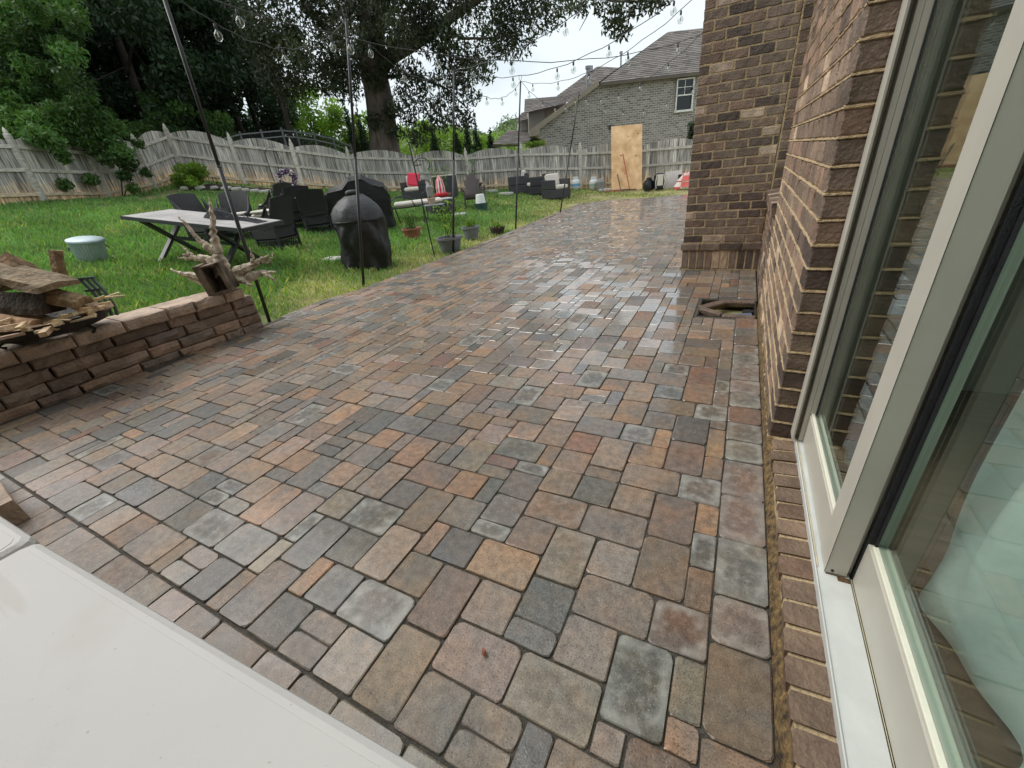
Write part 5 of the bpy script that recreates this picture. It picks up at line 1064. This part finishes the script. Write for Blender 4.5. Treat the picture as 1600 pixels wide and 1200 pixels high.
# ------------------------------------------------------------------ neighbouring house
def neighbour():
    SH = mat('roof_shingle', lin((136, 126, 120)), .9, .3, 5, .0, detail=6); n = SH.node_tree.nodes; L = SH.node_tree.links
    def brickmat():
        m = bpy.data.materials.new('pale_grey_brick'); m.use_nodes = True; n = m.node_tree.nodes; L = m.node_tree.links; tcn = n.new('ShaderNodeTexCoord'); br = n.new('ShaderNodeTexBrick')
        br.inputs['Color1'].default_value = (*lin((160, 155, 150)), 1); br.inputs['Color2'].default_value = (*lin((112, 107, 103)), 1); br.inputs['Mortar'].default_value = (*lin((198, 193, 186)), 1); br.inputs['Scale'].default_value = 1; br.inputs['Brick Width'].default_value = .26; br.inputs['Row Height'].default_value = .098; br.inputs['Mortar Size'].default_value = .012
        uvn = n.new('ShaderNodeUVMap'); L.new(uvn.outputs[0], br.inputs['Vector']); L.new(br.outputs['Color'], n['Principled BSDF'].inputs['Base Color']); n['Principled BSDF'].inputs['Roughness'].default_value = .85
        bu = n.new('ShaderNodeBump'); bu.inputs['Distance'].default_value = .03; bu.invert = True; L.new(br.outputs['Fac'], bu.inputs['Height']); L.new(bu.outputs[0], n['Principled BSDF'].inputs['Normal']); return m
    BRN = brickmat()
    o = at(960, 300, 25.0); o.z = 0; t = thing('neighbour_house', 'pale grey brick house with shingle hip roof beyond the far fence', 'house', tuple(o)); U = Vector((0, 0, 1))
    def W(px, py, d): return at(px, py, d)
    A, B = W(838, 204, 25), W(939, 131, 25); Cc = W(1110, 117, 25); Cc.z = B.z
    gl = Vector((A.x, A.y, -.3)) + RH * .15; wl = A + RH * .15 - U * .12
    def poly(nm, pts, m, thick, par=t, uvs=False):
        q = MB(); back = [p + thick for p in pts]; k = len(pts); q.add(list(pts) + back, [tuple(range(k)), tuple(range(2 * k - 1, k - 1, -1))] + [(i, i + k, (i + 1) % k + k, (i + 1) % k) for i in range(k)]); ob = q.build(nm, m, par, o)
        if uvs:
            uv = ob.data.uv_layers.new(name='UVMap')
            for lp in ob.data.loops: v = ob.data.vertices[lp.vertex_index].co + o; uv.data[lp.index].uv = ((v - A).dot(RH), v.z)
        return ob
    Rr = Cc + RH * 2.5
    poly('wall', [gl, Vector((Rr.x, Rr.y, -.3)), Rr + U * .10, B + U * .06 + RH * .10, wl + U * .20], BRN, FH * 6, uvs=True)
    pk = W(1045, 50, 28.5); k2 = pk + RH * 3.5 - FH * .0; 
    # roof planes with a little overhang: hip end over the wall, long slope on the left
    hp = -FH * .25
    def shing(pts, nm='roof'):
        "courses of shingles as thin stepped strips between the eave edge (p0,p1) and the top edge (p3,p2)"
        p0, p1, p2, p3 = pts; n = max(4, round((p3 - p0).length / .26)); q = MB(); nrm = (p1 - p0).cross(p3 - p0).normalized(); nrm = nrm if nrm.z > 0 else -nrm; rr = random.Random(5)
        for i in range(n):
            s0, s1 = i / n, (i + 1) / n; a0, a1, b0, b1 = p0.lerp(p3, s0), p1.lerp(p2, s0), p0.lerp(p3, s1), p1.lerp(p2, s1); w_ = max(1, round((a1 - a0).length / .42))
            for k in range(w_):
                u0, u1 = k / w_, (k + 1) / w_; c = rr.choice((.72, .88, 1, 1.12, 1.2)); c = (c, c * .985, c * .97, 1)
                a, b, c2, d = a0.lerp(a1, u0) + nrm * .035, a0.lerp(a1, u1) + nrm * .035, b0.lerp(b1, u1) + nrm * .012, b0.lerp(b1, u0) + nrm * .012
                q.add([a, b, c2, d, a - nrm * .03, b - nrm * .03], [(0, 1, 2, 3), (4, 5, 1, 0)], c)
        return q.build(nm, SHT, t, o)
    SHT = mat('shingle', lin((118, 113, 110)), .9, .12, 9, .3, 50, tint=True)
    e0, e1 = B + hp - RH * .1, Cc + RH * 2.5 + hp
    shing([e0, e1, pk + RH * 3.6, pk]); 
    l0, l1 = A + hp - RH * .25 - U * .15, A + FH * 7 - RH * .25 - U * .15
    shing([l0, l1, pk + FH * 5 , B + hp * .5 + U * .12]);  shing([B + hp * .5 + U * .1, B + FH * 3, pk + FH * 5, pk])
    poly('fascia', [A + hp - RH * .3 - U * .2, B + hp - RH * .15 - U * .08, B + hp - RH * .15 + U * .14, A + hp - RH * .3 + U * .08], mat('tan_trim', lin((150, 140, 124)), .6, .08), FH * .05)
    q = MB(); q.bar(e0 - U * .06, e1 - U * .06, .12, .12); q.build('gutter', mat('brown_gutter', lin((92, 84, 74)), .5), t, o)
    q = MB(); q.box(A + hp - RH * .12 - U * .12, (.5, .4, .28), rz=.516); q.tube([A + hp - RH * .1 - U * .25, A + RH * .35 - U * .42, A + RH * .45 - U * .55, A + RH * .45 - U * 1.6], .07, 8); q.build('downpipe', MATS['tan_trim'], t, o)
    poly('side_wall', [gl - RH * .02 + FH * .3, Vector((gl.x, gl.y, 0)) - RH * .02 + FH * 6, wl + FH * 6 - RH * .02, wl + FH * .3 - RH * .02], BARKD, RH * .03)
    # window
    w0, w1, w2, w3 = W(1055, 174, 24.95), W(1080, 172, 24.95), W(1083, 122, 24.95), W(1059, 125, 24.95); wc = (w0 + w1 + w2 + w3) / 4; ww = (w1 - w0).dot(RH); hh = (w2.z - w1.z); wp = mat('white_trim', lin((228, 228, 226)), .5)
    M_ = Matrix((RH, FH, U)).transposed()
    f = MB()
    for dx, dz, sx, sz in ((-ww / 2, 0, .055, hh + .06), (ww / 2, 0, .055, hh + .06), (0, hh / 2, ww, .055), (0, -hh / 2, ww + .12, .09), (0, 0, ww, .05)): f.box(wc + RH * dx + U * dz - FH * .03, (sx, .09, sz), m=M_)
    f.box(wc + U * hh / 4, (.025, .03, hh / 2), m=M_); f.box(wc + U * hh / 4, (ww, .03, .025), m=M_)
    wf = f.build('window', wp, t, o); g = MB(); g.box(wc + FH * .03, (ww, .01, hh), m=M_); g.build('pane', glass_mat('window_glass', (.25, .3, .34)), wf, o)
    q = MB(); q.box(wc + FH * .3, (ww, .02, hh), m=M_); q.build('blind', mat('grey_blind', lin((110, 114, 116)), .8), wf, o)
    q = MB(); q.box(W(954, 199, 24.97), (.20, .06, .2), m=M_); q.build('vent', BLACKM, t, o)
    # rear wing: roof, flue, vents, gable end and low porch roof on the left
    def quad(ps, ds): return [W(x, y, d) for (x, y), d in zip(ps, ds)]
    shing(quad([(846, 168), (935, 150), (936, 104), (932, 105)], (28, 28.5, 31.5, 31.5))); shing(quad([(930, 150), (985, 150), (968, 106), (934, 104)], (28.6, 28.6, 31.5, 31.4)))
    shing(quad([(819, 177), (884, 162), (880, 150), (820, 155)], (26.5, 26.5, 29, 29)))
    poly('siding_wall', quad([(827, 215), (851, 212), (851, 168), (826, 174)], (27, 27, 27, 27)), mat('grey_siding', lin((150, 146, 138)), .8, .08, 20, stretch=(.1, .1, 6)), FH * 2); poly('rear_wall', quad([(848, 212), (885, 190), (885, 160), (851, 168)], (27.2, 27.2, 27.2, 27.2)), mat('pink_brick', lin((178, 160, 148)), .85, .15, 8), FH * 2)
    poly('rear_wall', quad([(812, 214), (830, 214), (830, 184), (812, 190)], (28, 28, 28, 28)), MATS['offwhite_board'], FH * 2); shing(quad([(805, 191), (830, 186), (826, 174), (816, 176)], (27.6, 27.6, 29, 29)))
    shing(quad([(770, 226), (826, 224), (836, 203), (793, 204)], (26, 25.2, 28, 28.5))); q = MB(); q.bar(W(770, 228, 26), W(812, 227, 25.4), .1); q.build('gutter', MATS['brown_gutter'], t, o)
    q = MB(); a = W(919, 140, 28); q.tube([a, a + U * .95], .11, 10); q.tube([a + U * .95, a + U * 1.08], .16, 10); q.build('flue', mat('steel_flue', lin((150, 152, 154)), .4, metal=.5), t, o)
    q = MB(); a = W(924, 112, 31); q.tube([a, a + U * .3], .1, 8); q.build('flue', MATS['steel_flue'], t, o); a = W(970, 104, 31); q = MB(); q.tube([a, a + U * .7], .05, 8); q.tube([a + U * .62, a + U * .74], .1, 8); q.build('vent_pipe', MATS['steel_flue'], t, o)
neighbour()
# ------------------------------------------------------------------ trees
def cl(rows): return [(*at(a, b, d), r) for a, b, d, r in rows]
def tree(nm, label, base, limbs, C, nleaf, size, lm, bm, seed, group=None, **kw):
    t = thing(nm, label, 'tree' if 'tree' in nm else 'shrub', tuple(base), 0, group); rr = random.Random(seed)
    for i, (pts, r0, r1, name) in enumerate(limbs):
        P = []; R = []; K = 12
        for k in range(K + 1):
            s = k / K * (len(pts) - 1); j = min(len(pts) - 2, int(s)); p = Vector(pts[j]).lerp(Vector(pts[j + 1]), s - j); R.append(r0 + (r1 - r0) * (k / K) ** .8)
            P.append(p + Vector([rr.uniform(-.12, .12) * R[-1] for _ in range(3)]))
        if name == 'trunk' and r0 > .3: R[0] *= 1.35; R[1] *= 1.12
        m = MB(); m.tube(P, R, 14 if r0 > .3 else 7); m.build(name, bm, t, base, True)
    V, F, c = leafcloud(C, nleaf, size, seed, **kw); np_mesh('crown', V, F, lm, c, t, off=tuple(base)); return t
def oak():
    rr = random.Random(8); d0 = 21.5; b = at(602, 262, d0); b.z = .6
    rows = []
    for a, y in ((660,30),(700,55),(730,15),(760,48),(742,88),(705,95),(680,62),(790,28),(822,8),(852,18),(780,72),(803,58),(650,5),(690,-5),(720,-20),(770,0),(640,45),(755,110),(725,112)): rows.append((a, y, rr.uniform(18.5, 22.5), rr.uniform(.55, .95)))
    for a, y in ((880,-2),(920,-12),(940,10),(968,18),(998,8),(1020,4),(960,38),(972,50),(1036,0),(905,12)): rows.append((a, y, rr.uniform(15.5, 17.5), rr.uniform(.28, .45)))
    for a, y in ((640,112),(662,130),(690,122),(718,132),(735,150),(650,160),(682,160),(708,168),(724,186),(692,190),(668,200),(640,188),(650,214),(622,168),(630,142),(700,145),(676,178)): rows.append((a, y, rr.uniform(19.5, 22), rr.uniform(.40, .62)))
    for a, y in ((540,60),(520,92),(500,50),(480,100),(460,80),(520,122),(545,140),(505,135),(530,30),(450,40),(430,60),(410,90),(440,118),(470,128),(552,20),(600,28),(622,50),(570,60),(400,50),(390,20),(500,8),(470,0),(430,10),(570,0),(610,0),(640,-20),(540,-20),(500,-30),(590,-40),(680,-50),(740,-60),(800,-40),(560,100),(535,110)): rows.append((a, y, rr.uniform(18, 23), rr.uniform(.6, 1.0)))
    for a, y in ((592,58),(602,100),(588,128),(612,172),(584,188),(598,30),(618,205),(575,70),(610,70),(580,15),(600,-5),(570,110),(625,60),(615,110)): rows.append((a, y, d0 - .6, .46))
    C = cl(rows)
    for k in range(46):
        a = rr.uniform(0, 2 * PI); q = rr.uniform(.5, 6.5); C.append((b.x + q * math.cos(a), b.y + q * math.sin(a), rr.uniform(10.5, 16.5), rr.uniform(.8, 1.4)))
    pts = lambda *L: [at(x, y, d) for x, y, d in L]
    limbs = [([b] + pts((598, 200, d0), (588, 130, d0), (582, 60, d0), (590, 0, d0), (600, -90, d0)), .70, .40, 'trunk'), (pts((592, 105, d0), (620, 82, d0 - .3), (648, 70, d0 - .8), (690, 38, d0 - 1.5), (740, 0, 19), (800, -30, 18)), .34, .10, 'limb'),
             (pts((584, 95, d0), (545, 78, d0), (505, 40, d0 - .5), (470, 0, d0 - 1)), .26, .08, 'limb'), (pts((800, -30, 18), (880, -20, 17), (960, 2, 16.5), (1030, 2, 16)), .09, .02, 'limb'), (pts((690, 38, 20), (720, 60, 20), (760, 60, 20), (815, 55, 19.5)), .08, .02, 'limb'),
             (pts((600, 120, d0), (650, 118, d0 - .3), (700, 140, d0 - .5), (735, 175, d0 - .6)), .09, .02, 'limb'), (pts((690, 90, 20.6), (685, 130, 20.6), (690, 180, 20.6)), .04, .015, 'limb'), (pts((580, 40, d0), (540, 0, d0), (500, -60, d0)), .22, .08, 'limb'), (pts((880, -20, 17), (920, 20, 16.6), (905, 48, 16.5)), .03, .008, 'limb')]
    tree('oak_tree', 'big dark oak behind the fence, branches spreading right over the sky', b, limbs, C, 84000, .175, LEAFD, BARK, 3, droop=.9, asp=.36)
oak()
def woods():
    rr = random.Random(17); protos = []
    for v in range(3):
        C = []; H = (11.5, 13, 10)[v]
        for k in range(30):
            z = rr.uniform(1.2, H); q = rr.uniform(.2, 1) ** .6 * (2.9 - 1.6 * max(0, z / H - .6)); a = rr.uniform(0, 2 * PI); C.append((q * math.cos(a), q * math.sin(a), z, rr.uniform(.7, 1.15)))
        limbs = [([(0, 0, -.5), (rr.uniform(-.3, .3), rr.uniform(-.3, .3), H * .5), (rr.uniform(-.8, .8), rr.uniform(-.8, .8), H * .95)], .20, .05, 'trunk')]
        for k in range(5):
            a = rr.uniform(0, 2 * PI); z = rr.uniform(2.5, 8); limbs.append(([(0, 0, z), (1.2 * math.cos(a), 1.2 * math.sin(a), z + .9), (2.4 * math.cos(a), 2.4 * math.sin(a), z + 1.3)], .07, .015, 'limb'))
        protos.append(tree('wood_tree', 'x', Vector((0, 0, 0)), limbs, C, 24000, .20, LEAFW, BARKD, 40 + v, droop=.6))
    spots = [(10,19.5,'leftmost tall dark tree of the wood, behind the bright green shrub tree'), (75,20.5,'tall dark tree of the wood just above the first fence post'), (150,19,'dense dark tree of the wood above the ivy covered fence panel'), (205,22,'dark tree of the wood where the fence turns its corner'), (255,20.5,'dark tree of the wood straight above the bush in the mulch bed'), (300,23,'dark tree of the wood behind the leaning thick pole'), (345,25,'dark tree of the wood just right of the leaning thick pole'), (395,26,'dark tree of the wood left of the slim bare trunk'), (-60,21,'dark tree of the wood cut by the left picture edge'), (110,26,'tree deep in the wood, second row, above the left fence'), (230,27,'tree deep in the wood, second row, above the fence corner'), (330,28,'tree deep in the wood, second row, above the leaning pole'), (420,30,'tree deep in the wood, second row, above the black metal fence')]
    for i, (px, d, lb) in enumerate(spots):
        p = at(px, 250, d); z = 1.9; o = protos[i] if i < 3 else copy_tree(protos[i % 3]); o.location = (p.x, p.y, z); o.rotation_euler = (0, 0, rr.uniform(0, 6)); s = rr.uniform(.92, 1.15); o.scale = (s, s, s * rr.uniform(.95, 1.1)); o['label'] = lb; o['group'] = 'trees of the dark wood beyond the fence'
    C = []
    for k in range(150): p = at(rr.uniform(-250, 450), 250, rr.uniform(31, 42)); C.append((p.x, p.y, 2 + rr.uniform(0, 14), rr.uniform(1.2, 2.0)))
    V, F, c = leafcloud(C, 42000, .42, 77); tag(np_mesh('far_wood', V, F, LEAFW, c), 'dark far wood filling the gaps behind the nearer trees', 'wood', kind='stuff')
    # slim dead trunk right of the wood
    b = at(458, 250, 21); b.z = 1.6; C = cl([(455, 60, 21, .5), (430, 70, 21, .5), (470, 95, 21, .35), (420, 110, 21, .5)])
    tree('slim_tree', 'slim bare dark trunk rising beside the black metal fence', b, [([b, at(447, 180, 21), at(432, 130, 21), at(421, 95, 21), at(405, 20, 21)], .13, .05, 'trunk'), ([at(445, 175, 21), at(447, 130, 21), at(455, 90, 21)], .03, .01, 'limb'), ([at(440, 150, 21), at(462, 118, 21), at(475, 108, 21)], .02, .006, 'limb')], C, 1800, .2, LEAFD, BARKD, 9)
woods()
def shrubs():
    rr = random.Random(23)
    # bright green shrub tree at the left edge
    rows = [(rr.uniform(-60, 120), rr.uniform(-30, 215), rr.uniform(13.9, 16.2), rr.uniform(.20, .50)) for _ in range(105)] + [(118, 35, 14.6, .35), (110, 85, 14.4, .4), (135, 150, 14.6, .3), (120, 170, 14.3, .4), (95, 200, 14.2, .45), (60, 195, 14, .45), (20, 190, 14, .5), (160, 185, 14.8, .3), (145, 200, 14.6, .35)]
    b = at(40, 320, 15); b.z = 1.6
    tree('shrub_tree', 'bright green leafy shrub tree leaning over the fence at the left edge', b, [([b, b + Vector((.2, .1, 2)), b + Vector((.5, -.2, 4.5))], .10, .04, 'trunk'), ([b + Vector((.1, 0, 1)), b + Vector((.9, .6, 2.2)), b + Vector((1.5, 1.2, 2.8))], .05, .015, 'limb')], cl(rows), 36000, .14, LEAFM, BARKD, 61, droop=.5, asp=.34, cv=.6)
    rows = [(150, 205, 15.3, .4), (180, 200, 15.4, .35), (175, 225, 14.9, .35), (190, 240, 14.75, .35), (200, 255, 14.8, .28), (170, 250, 14.6, .28), (195, 275, 14.6, .22), (208, 295, 14.55, .2), (228, 270, 15.3, .18), (85, 225, 13.3, .3), (100, 245, 13.5, .22), (60, 212, 13.2, .35), (100, 288, 13.4, .2), (142, 280, 14.2, .22), (125, 215, 14.4, .35), (145, 235, 14.5, .2), (215, 225, 15.6, .18), (165, 180, 15.4, .3)]
    b = at(190, 305, 14.7); b.z = T(b.x, b.y)
    tree('climbing_vine_shrub', 'dark green vine climbing over the fence near its corner', b, [([b, at(188, 270, 14.8), at(180, 230, 14.95), at(165, 200, 15.3)], .02, .008, 'stem'), ([b, at(205, 280, 14.7), at(198, 245, 14.8)], .015, .006, 'stem')], cl(rows), 5200, .12, LEAFM, BARKD, 62, droop=.4, asp=.5, cv=.45)
    b = at(298, 281, 16.2); b.z = T(b.x, b.y)
    tree('yellow_shrub', 'yellow green low bush in the mulch bed by the fence', b, [([b, b + Vector((.1, 0, .5))], .03, .01, 'stem')], [(b.x + rr.uniform(-.55, .55), b.y + rr.uniform(-.4, .4), b.z + rr.uniform(.15, .62), .22) for _ in range(16)], 2600, .10, LEAFB, BARKD, 63)
    for px, py, d, lb in ((238, 250, 18.6, 'mid green understory shrub behind the fence corner'), (288, 215, 19.6, 'mid green understory shrub behind the fence above the mulch bed'), (335, 222, 21.5, 'mid green understory shrub behind the fence by the leaning pole')):
        p = at(px, py, d); C = [(p.x + rr.uniform(-1, 1), p.y + rr.uniform(-.6, .6), p.z - .8 + rr.uniform(0, 2.2), rr.uniform(.3, .5)) for _ in range(14)]; p.z -= 1.6
        tree('understory_shrub', lb, p, [([p, p + Vector((.1, 0, 2))], .04, .015, 'stem')], C, 3600, .15, LEAFM, BARKD, 120 + int(px), droop=.5)
    # bushes and small conifers on the bright slope behind
    G = 'bright bushes on the slope beyond the fence'
    for i, (px, py, d, h, lb) in enumerate(((455, 215, 30, 3.2, 'bright green bush behind the black metal fence, left one'), (490, 205, 33, 3.6, 'bright green tall bush in the gap left of the second pole'), (530, 215, 31, 2.8, 'bright green bush just left of the second pole'), (575, 225, 34, 2.6, 'bright green bush half behind the oak trunk'), (650, 228, 36, 2.4, 'bright yellow green bush just right of the oak trunk'), (690, 228, 40, 2.6, 'bright yellow green bush under the drooping oak branch'), (735, 232, 44, 2.6, 'bright yellow green bush among the small conifers'), (775, 232, 48, 2.6, 'bright yellow green bush beside the low grey roof'))):
        p = at(px, py, d); C = [(p.x + rr.uniform(-2, 2), p.y + rr.uniform(-1, 1), p.z - 1.2 + rr.uniform(0, h), rr.uniform(.5, .85)) for _ in range(16)]; p.z -= 2
        tree('slope_shrub', lb, p, [([p, p + Vector((0, 0, 2))], .08, .03, 'stem')], C, 3600, .22, LEAFB, BARKD, 70 + i, G)
    for i, (px, py, d, h, lb) in enumerate(((556, 236, 27, 2.8, 'dark conical conifer just right of the second pole'), (572, 236, 27, 2.5, 'dark conical conifer beside the oak trunk foot'), (680, 236, 32, 1.7, 'small dark cone conifer left of the third pole'), (716, 236, 32, 1.6, 'small dark cone conifer right of the third pole'), (732, 234, 32, 1.9, 'slender dark cone conifer, middle of the small row'), (747, 234, 32, 1.9, 'slender dark cone conifer, right of the middle one'), (768, 234, 34, 1.3, 'smallest dark cone conifer near the low grey roof'))):
        p = at(px, py, d); C = [(p.x + rr.uniform(-.1, .1), p.y, p.z + h * k / 14, max(.08, .36 * (1 - k / 14.5))) for k in range(15)]
        tree('conifer_tree', lb, p - Vector((0, 0, .6)), [([p - Vector((0, 0, .6)), p + Vector((0, 0, h * .9))], .05, .01, 'trunk')], C, 1500, .12, LEAFW, BARKD, 90 + i, 'small cone conifers beyond the fence', spread=(.5, .5, .5))
    b = at(832, 226, 22.6); tree('wall_shrub', 'pale green shrub tip showing over the fence at the neighbouring house corner', b, [([b - Vector((0, 0, .8)), b], .03, .01, 'stem')], [(b.x + k * .16 - .3, b.y + k * .1, b.z + .02, .18) for k in range(5)], 500, .1, LEAFB, BARKD, 99)
    b = at(1078, 205, 21); tree('evergreen_tree', 'dark evergreen sprig just left of the chimney above the fence', b - Vector((0, 0, 1)), [([b - Vector((0, 0, 1)), b + Vector((0, 0, .4))], .04, .01, 'trunk')], [(b.x + .12, b.y, b.z + .18 * k - .5, .24) for k in range(5)], 900, .12, LEAFW, BARKD, 98)
shrubs()
def hills():
    for nm, d, px0, px1, top, n, m, lf_ in (('hill', 70, 330, 900, 215, 26, LEAFB, 9000), ('far_hill', 170, 560, 900, 198, 26, LEAFF, 12000)):
        V = []; F = []; C = []; rr = random.Random(int(d))
        for k in range(n + 1):
            px = px0 + (px1 - px0) * k / n; hz = 10 * math.sin(k * .9) * (.6 if d > 100 else .3) + (-8 if d > 100 and px > 780 else 6 if d > 100 else 0)
            for q in range(4):
                p = at(px, top + hz + (3 - q) * (40 if q < 3 else 0) * .6, d + q * d * .07); V.append(p)
        for k in range(n):
            for q in range(3): F.append((k * 4 + q, k * 4 + q + 1, k * 4 + 5 + q, k * 4 + 4 + q))
        mb = MB(); mb.add(V, F); tag(mb.build(nm, SOILG), 'wooded slope beyond the gardens', kind='structure')
        for k in range(n):
            for q in range(3):
                for _ in range(3): a = V[k * 4 + q].lerp(V[k * 4 + 5 + q], rr.random()); C.append((a.x, a.y, a.z + d * .004, d * rr.uniform(.010, .020)))
        Vv, Ff, c = leafcloud(C, lf_, d * .006, int(d)); tag(np_mesh(nm + '_trees', Vv, Ff, m, c), 'trees covering the slope far behind', 'wood', kind='stuff')
hills()
def metal_fence():
    P = [at(345, 217, 19.0), at(375, 209, 19.2), at(408, 206, 19.4), at(440, 203, 19.6), at(462, 205, 19.9), at(490, 209, 20.2), at(520, 216, 20.5), at(548, 228, 20.9)]; o = P[3] - Vector((0, 0, 1.2)); t = thing('metal_fence', 'black metal rail fence stepping over the rise behind the timber fence', 'fence', tuple(o)); gm = mat('grey_black_paint', lin((110, 114, 116)), .5, .1)
    for p in P: m = MB(); m.bar(p - Vector((0, 0, 1.5)), p + Vector((0, 0, .08)), .06); m.build('post', gm, t, o)
    for a, b in zip(P, P[1:]):
        for dz in (-.02, -.22): m = MB(); m.bar(a + Vector((0, 0, dz)), b + Vector((0, 0, dz)), .045); m.build('rail', gm, t, o)
        m = MB()
        for k in range(1, 14): p = a.lerp(b, k / 14); m.bar(p - Vector((0, 0, 1.3)), p - Vector((0, 0, .04)), .018)
        tag(m.build('picket_row', BLACKM, t, o), kind='stuff')
metal_fence()
# ------------------------------------------------------------------ grass
def grass():
    r = np.random.default_rng(2); n = 560000; x = r.uniform(-18.4, -4.0, n); y = r.uniform(-.6, 19.6, n); ex = edge_x(y)
    px_, py_ = np.array([p[0] for p in POSTS]), np.array([p[1] for p in POSTS])
    ok = ((x < ex - .02) & ((y > 2.75) | (x < -4.72)))
    x2 = r.uniform(-4.4, .3, 60000); y2 = r.uniform(14.3, 19.3, 60000); ok2 = y2 > edge_y(x2) + .04
    x = np.r_[x[ok], x2[ok2]]; y = np.r_[y[ok], y2[ok2]]; D = np.hypot(x, y); keep = r.random(len(x)) < np.clip((5.5 / D) ** 1.15, .16, 1); x, y, D = x[keep], y[keep], D[keep]
    # inside the timber fence only
    ins = np.zeros(len(x), bool); poly = [(p[0], p[1]) for p in POSTS] + [(.9, -2), (-13, -2)]
    j = len(poly) - 1
    for i in range(len(poly)):
        xi, yi = poly[i]; xj, yj = poly[j]; ins ^= ((yi > y) != (yj > y)) & (x < (xj - xi) * (y - yi) / (yj - yi + 1e-9) + xi); j = i
    dirt = np.exp(-((x + 16.4) ** 2 + (y - 7.6) ** 2) / 1.2) + np.exp(-((x + 15.5) ** 2 + (y - 10.6) ** 2) / 1.5) + np.exp(-((x + 14.4) ** 2 + (y - 11.4) ** 2) / 1.0)
    mul = (x > -17.4) & (x < -14.2) & (np.abs(y - (9.25 + (x + 16.9) * .76)) < .9)
    n0 = np.sin(x * 1.7 + np.sin(y * 1.3) * 2) * np.sin(y * 1.1 + x * .6)
    dry = np.clip(1 - (-4.6 - x) / 1.3, 0, 1) * np.clip((y - 2) / 1.2, 0, 1) * (.80 + .4 * np.sin(y * 3.1 + x * 2)) + np.clip((y - 10.5) / 3, 0, 1) * np.clip(1 - (-5 - x) / 4, 0, 1) * .8 + np.clip(n0 - .6, 0, .5)
    k = ins & (r.random(len(x)) > dirt) & ~mul & (r.random(len(x)) > dry * .55); x, y, D, dry, n0 = x[k], y[k], D[k], dry[k], n0[k]; n = len(x)
    z = terr(x, y) - .03; h = (.055 + .075 * r.random(n) ** 1.5) * (1 + .25 * n0) * np.where(dry > .3, .65, 1); wd = np.maximum(.0045, D * .0011); a = r.uniform(0, 2 * PI, n); ln = h * r.uniform(.2, .95, n); b = a + r.normal(1.57, .5, n)
    P = np.stack([x, y, z], 1); s = np.stack([np.cos(a), np.sin(a), 0 * a], 1) * wd[:, None]; l_ = np.stack([np.cos(b) * ln, np.sin(b) * ln, h], 1)
    V = np.stack([P - s, P + s, P + l_ * np.array([.45, .45, .62]) + s * .7, P + l_], 1).reshape(-1, 3); i = np.arange(n) * 4
    F = np.stack([i, i + 1, i + 2, i + 3], 1)
    g = r.uniform(.62, 1.25, n); isd = r.random(n) < np.clip(dry * .9 + .06, 0, .9)
    col = np.where(isd[:, None], np.array([2.1, 1.25, 1.6]), np.array([1, 1, 1]) + r.normal(0, .10, (n, 3))) * g[:, None]
    c = np.concatenate([np.clip(col, .05, 4), np.ones((n, 1))], 1); c4 = np.repeat(c, 4, axis=0)
    tag(np_mesh('grass', V, F, GRASS, c4), 'lush green lawn grass with dry straw patches by the paving', 'grass', kind='stuff'); print('grass blades', n)
grass()
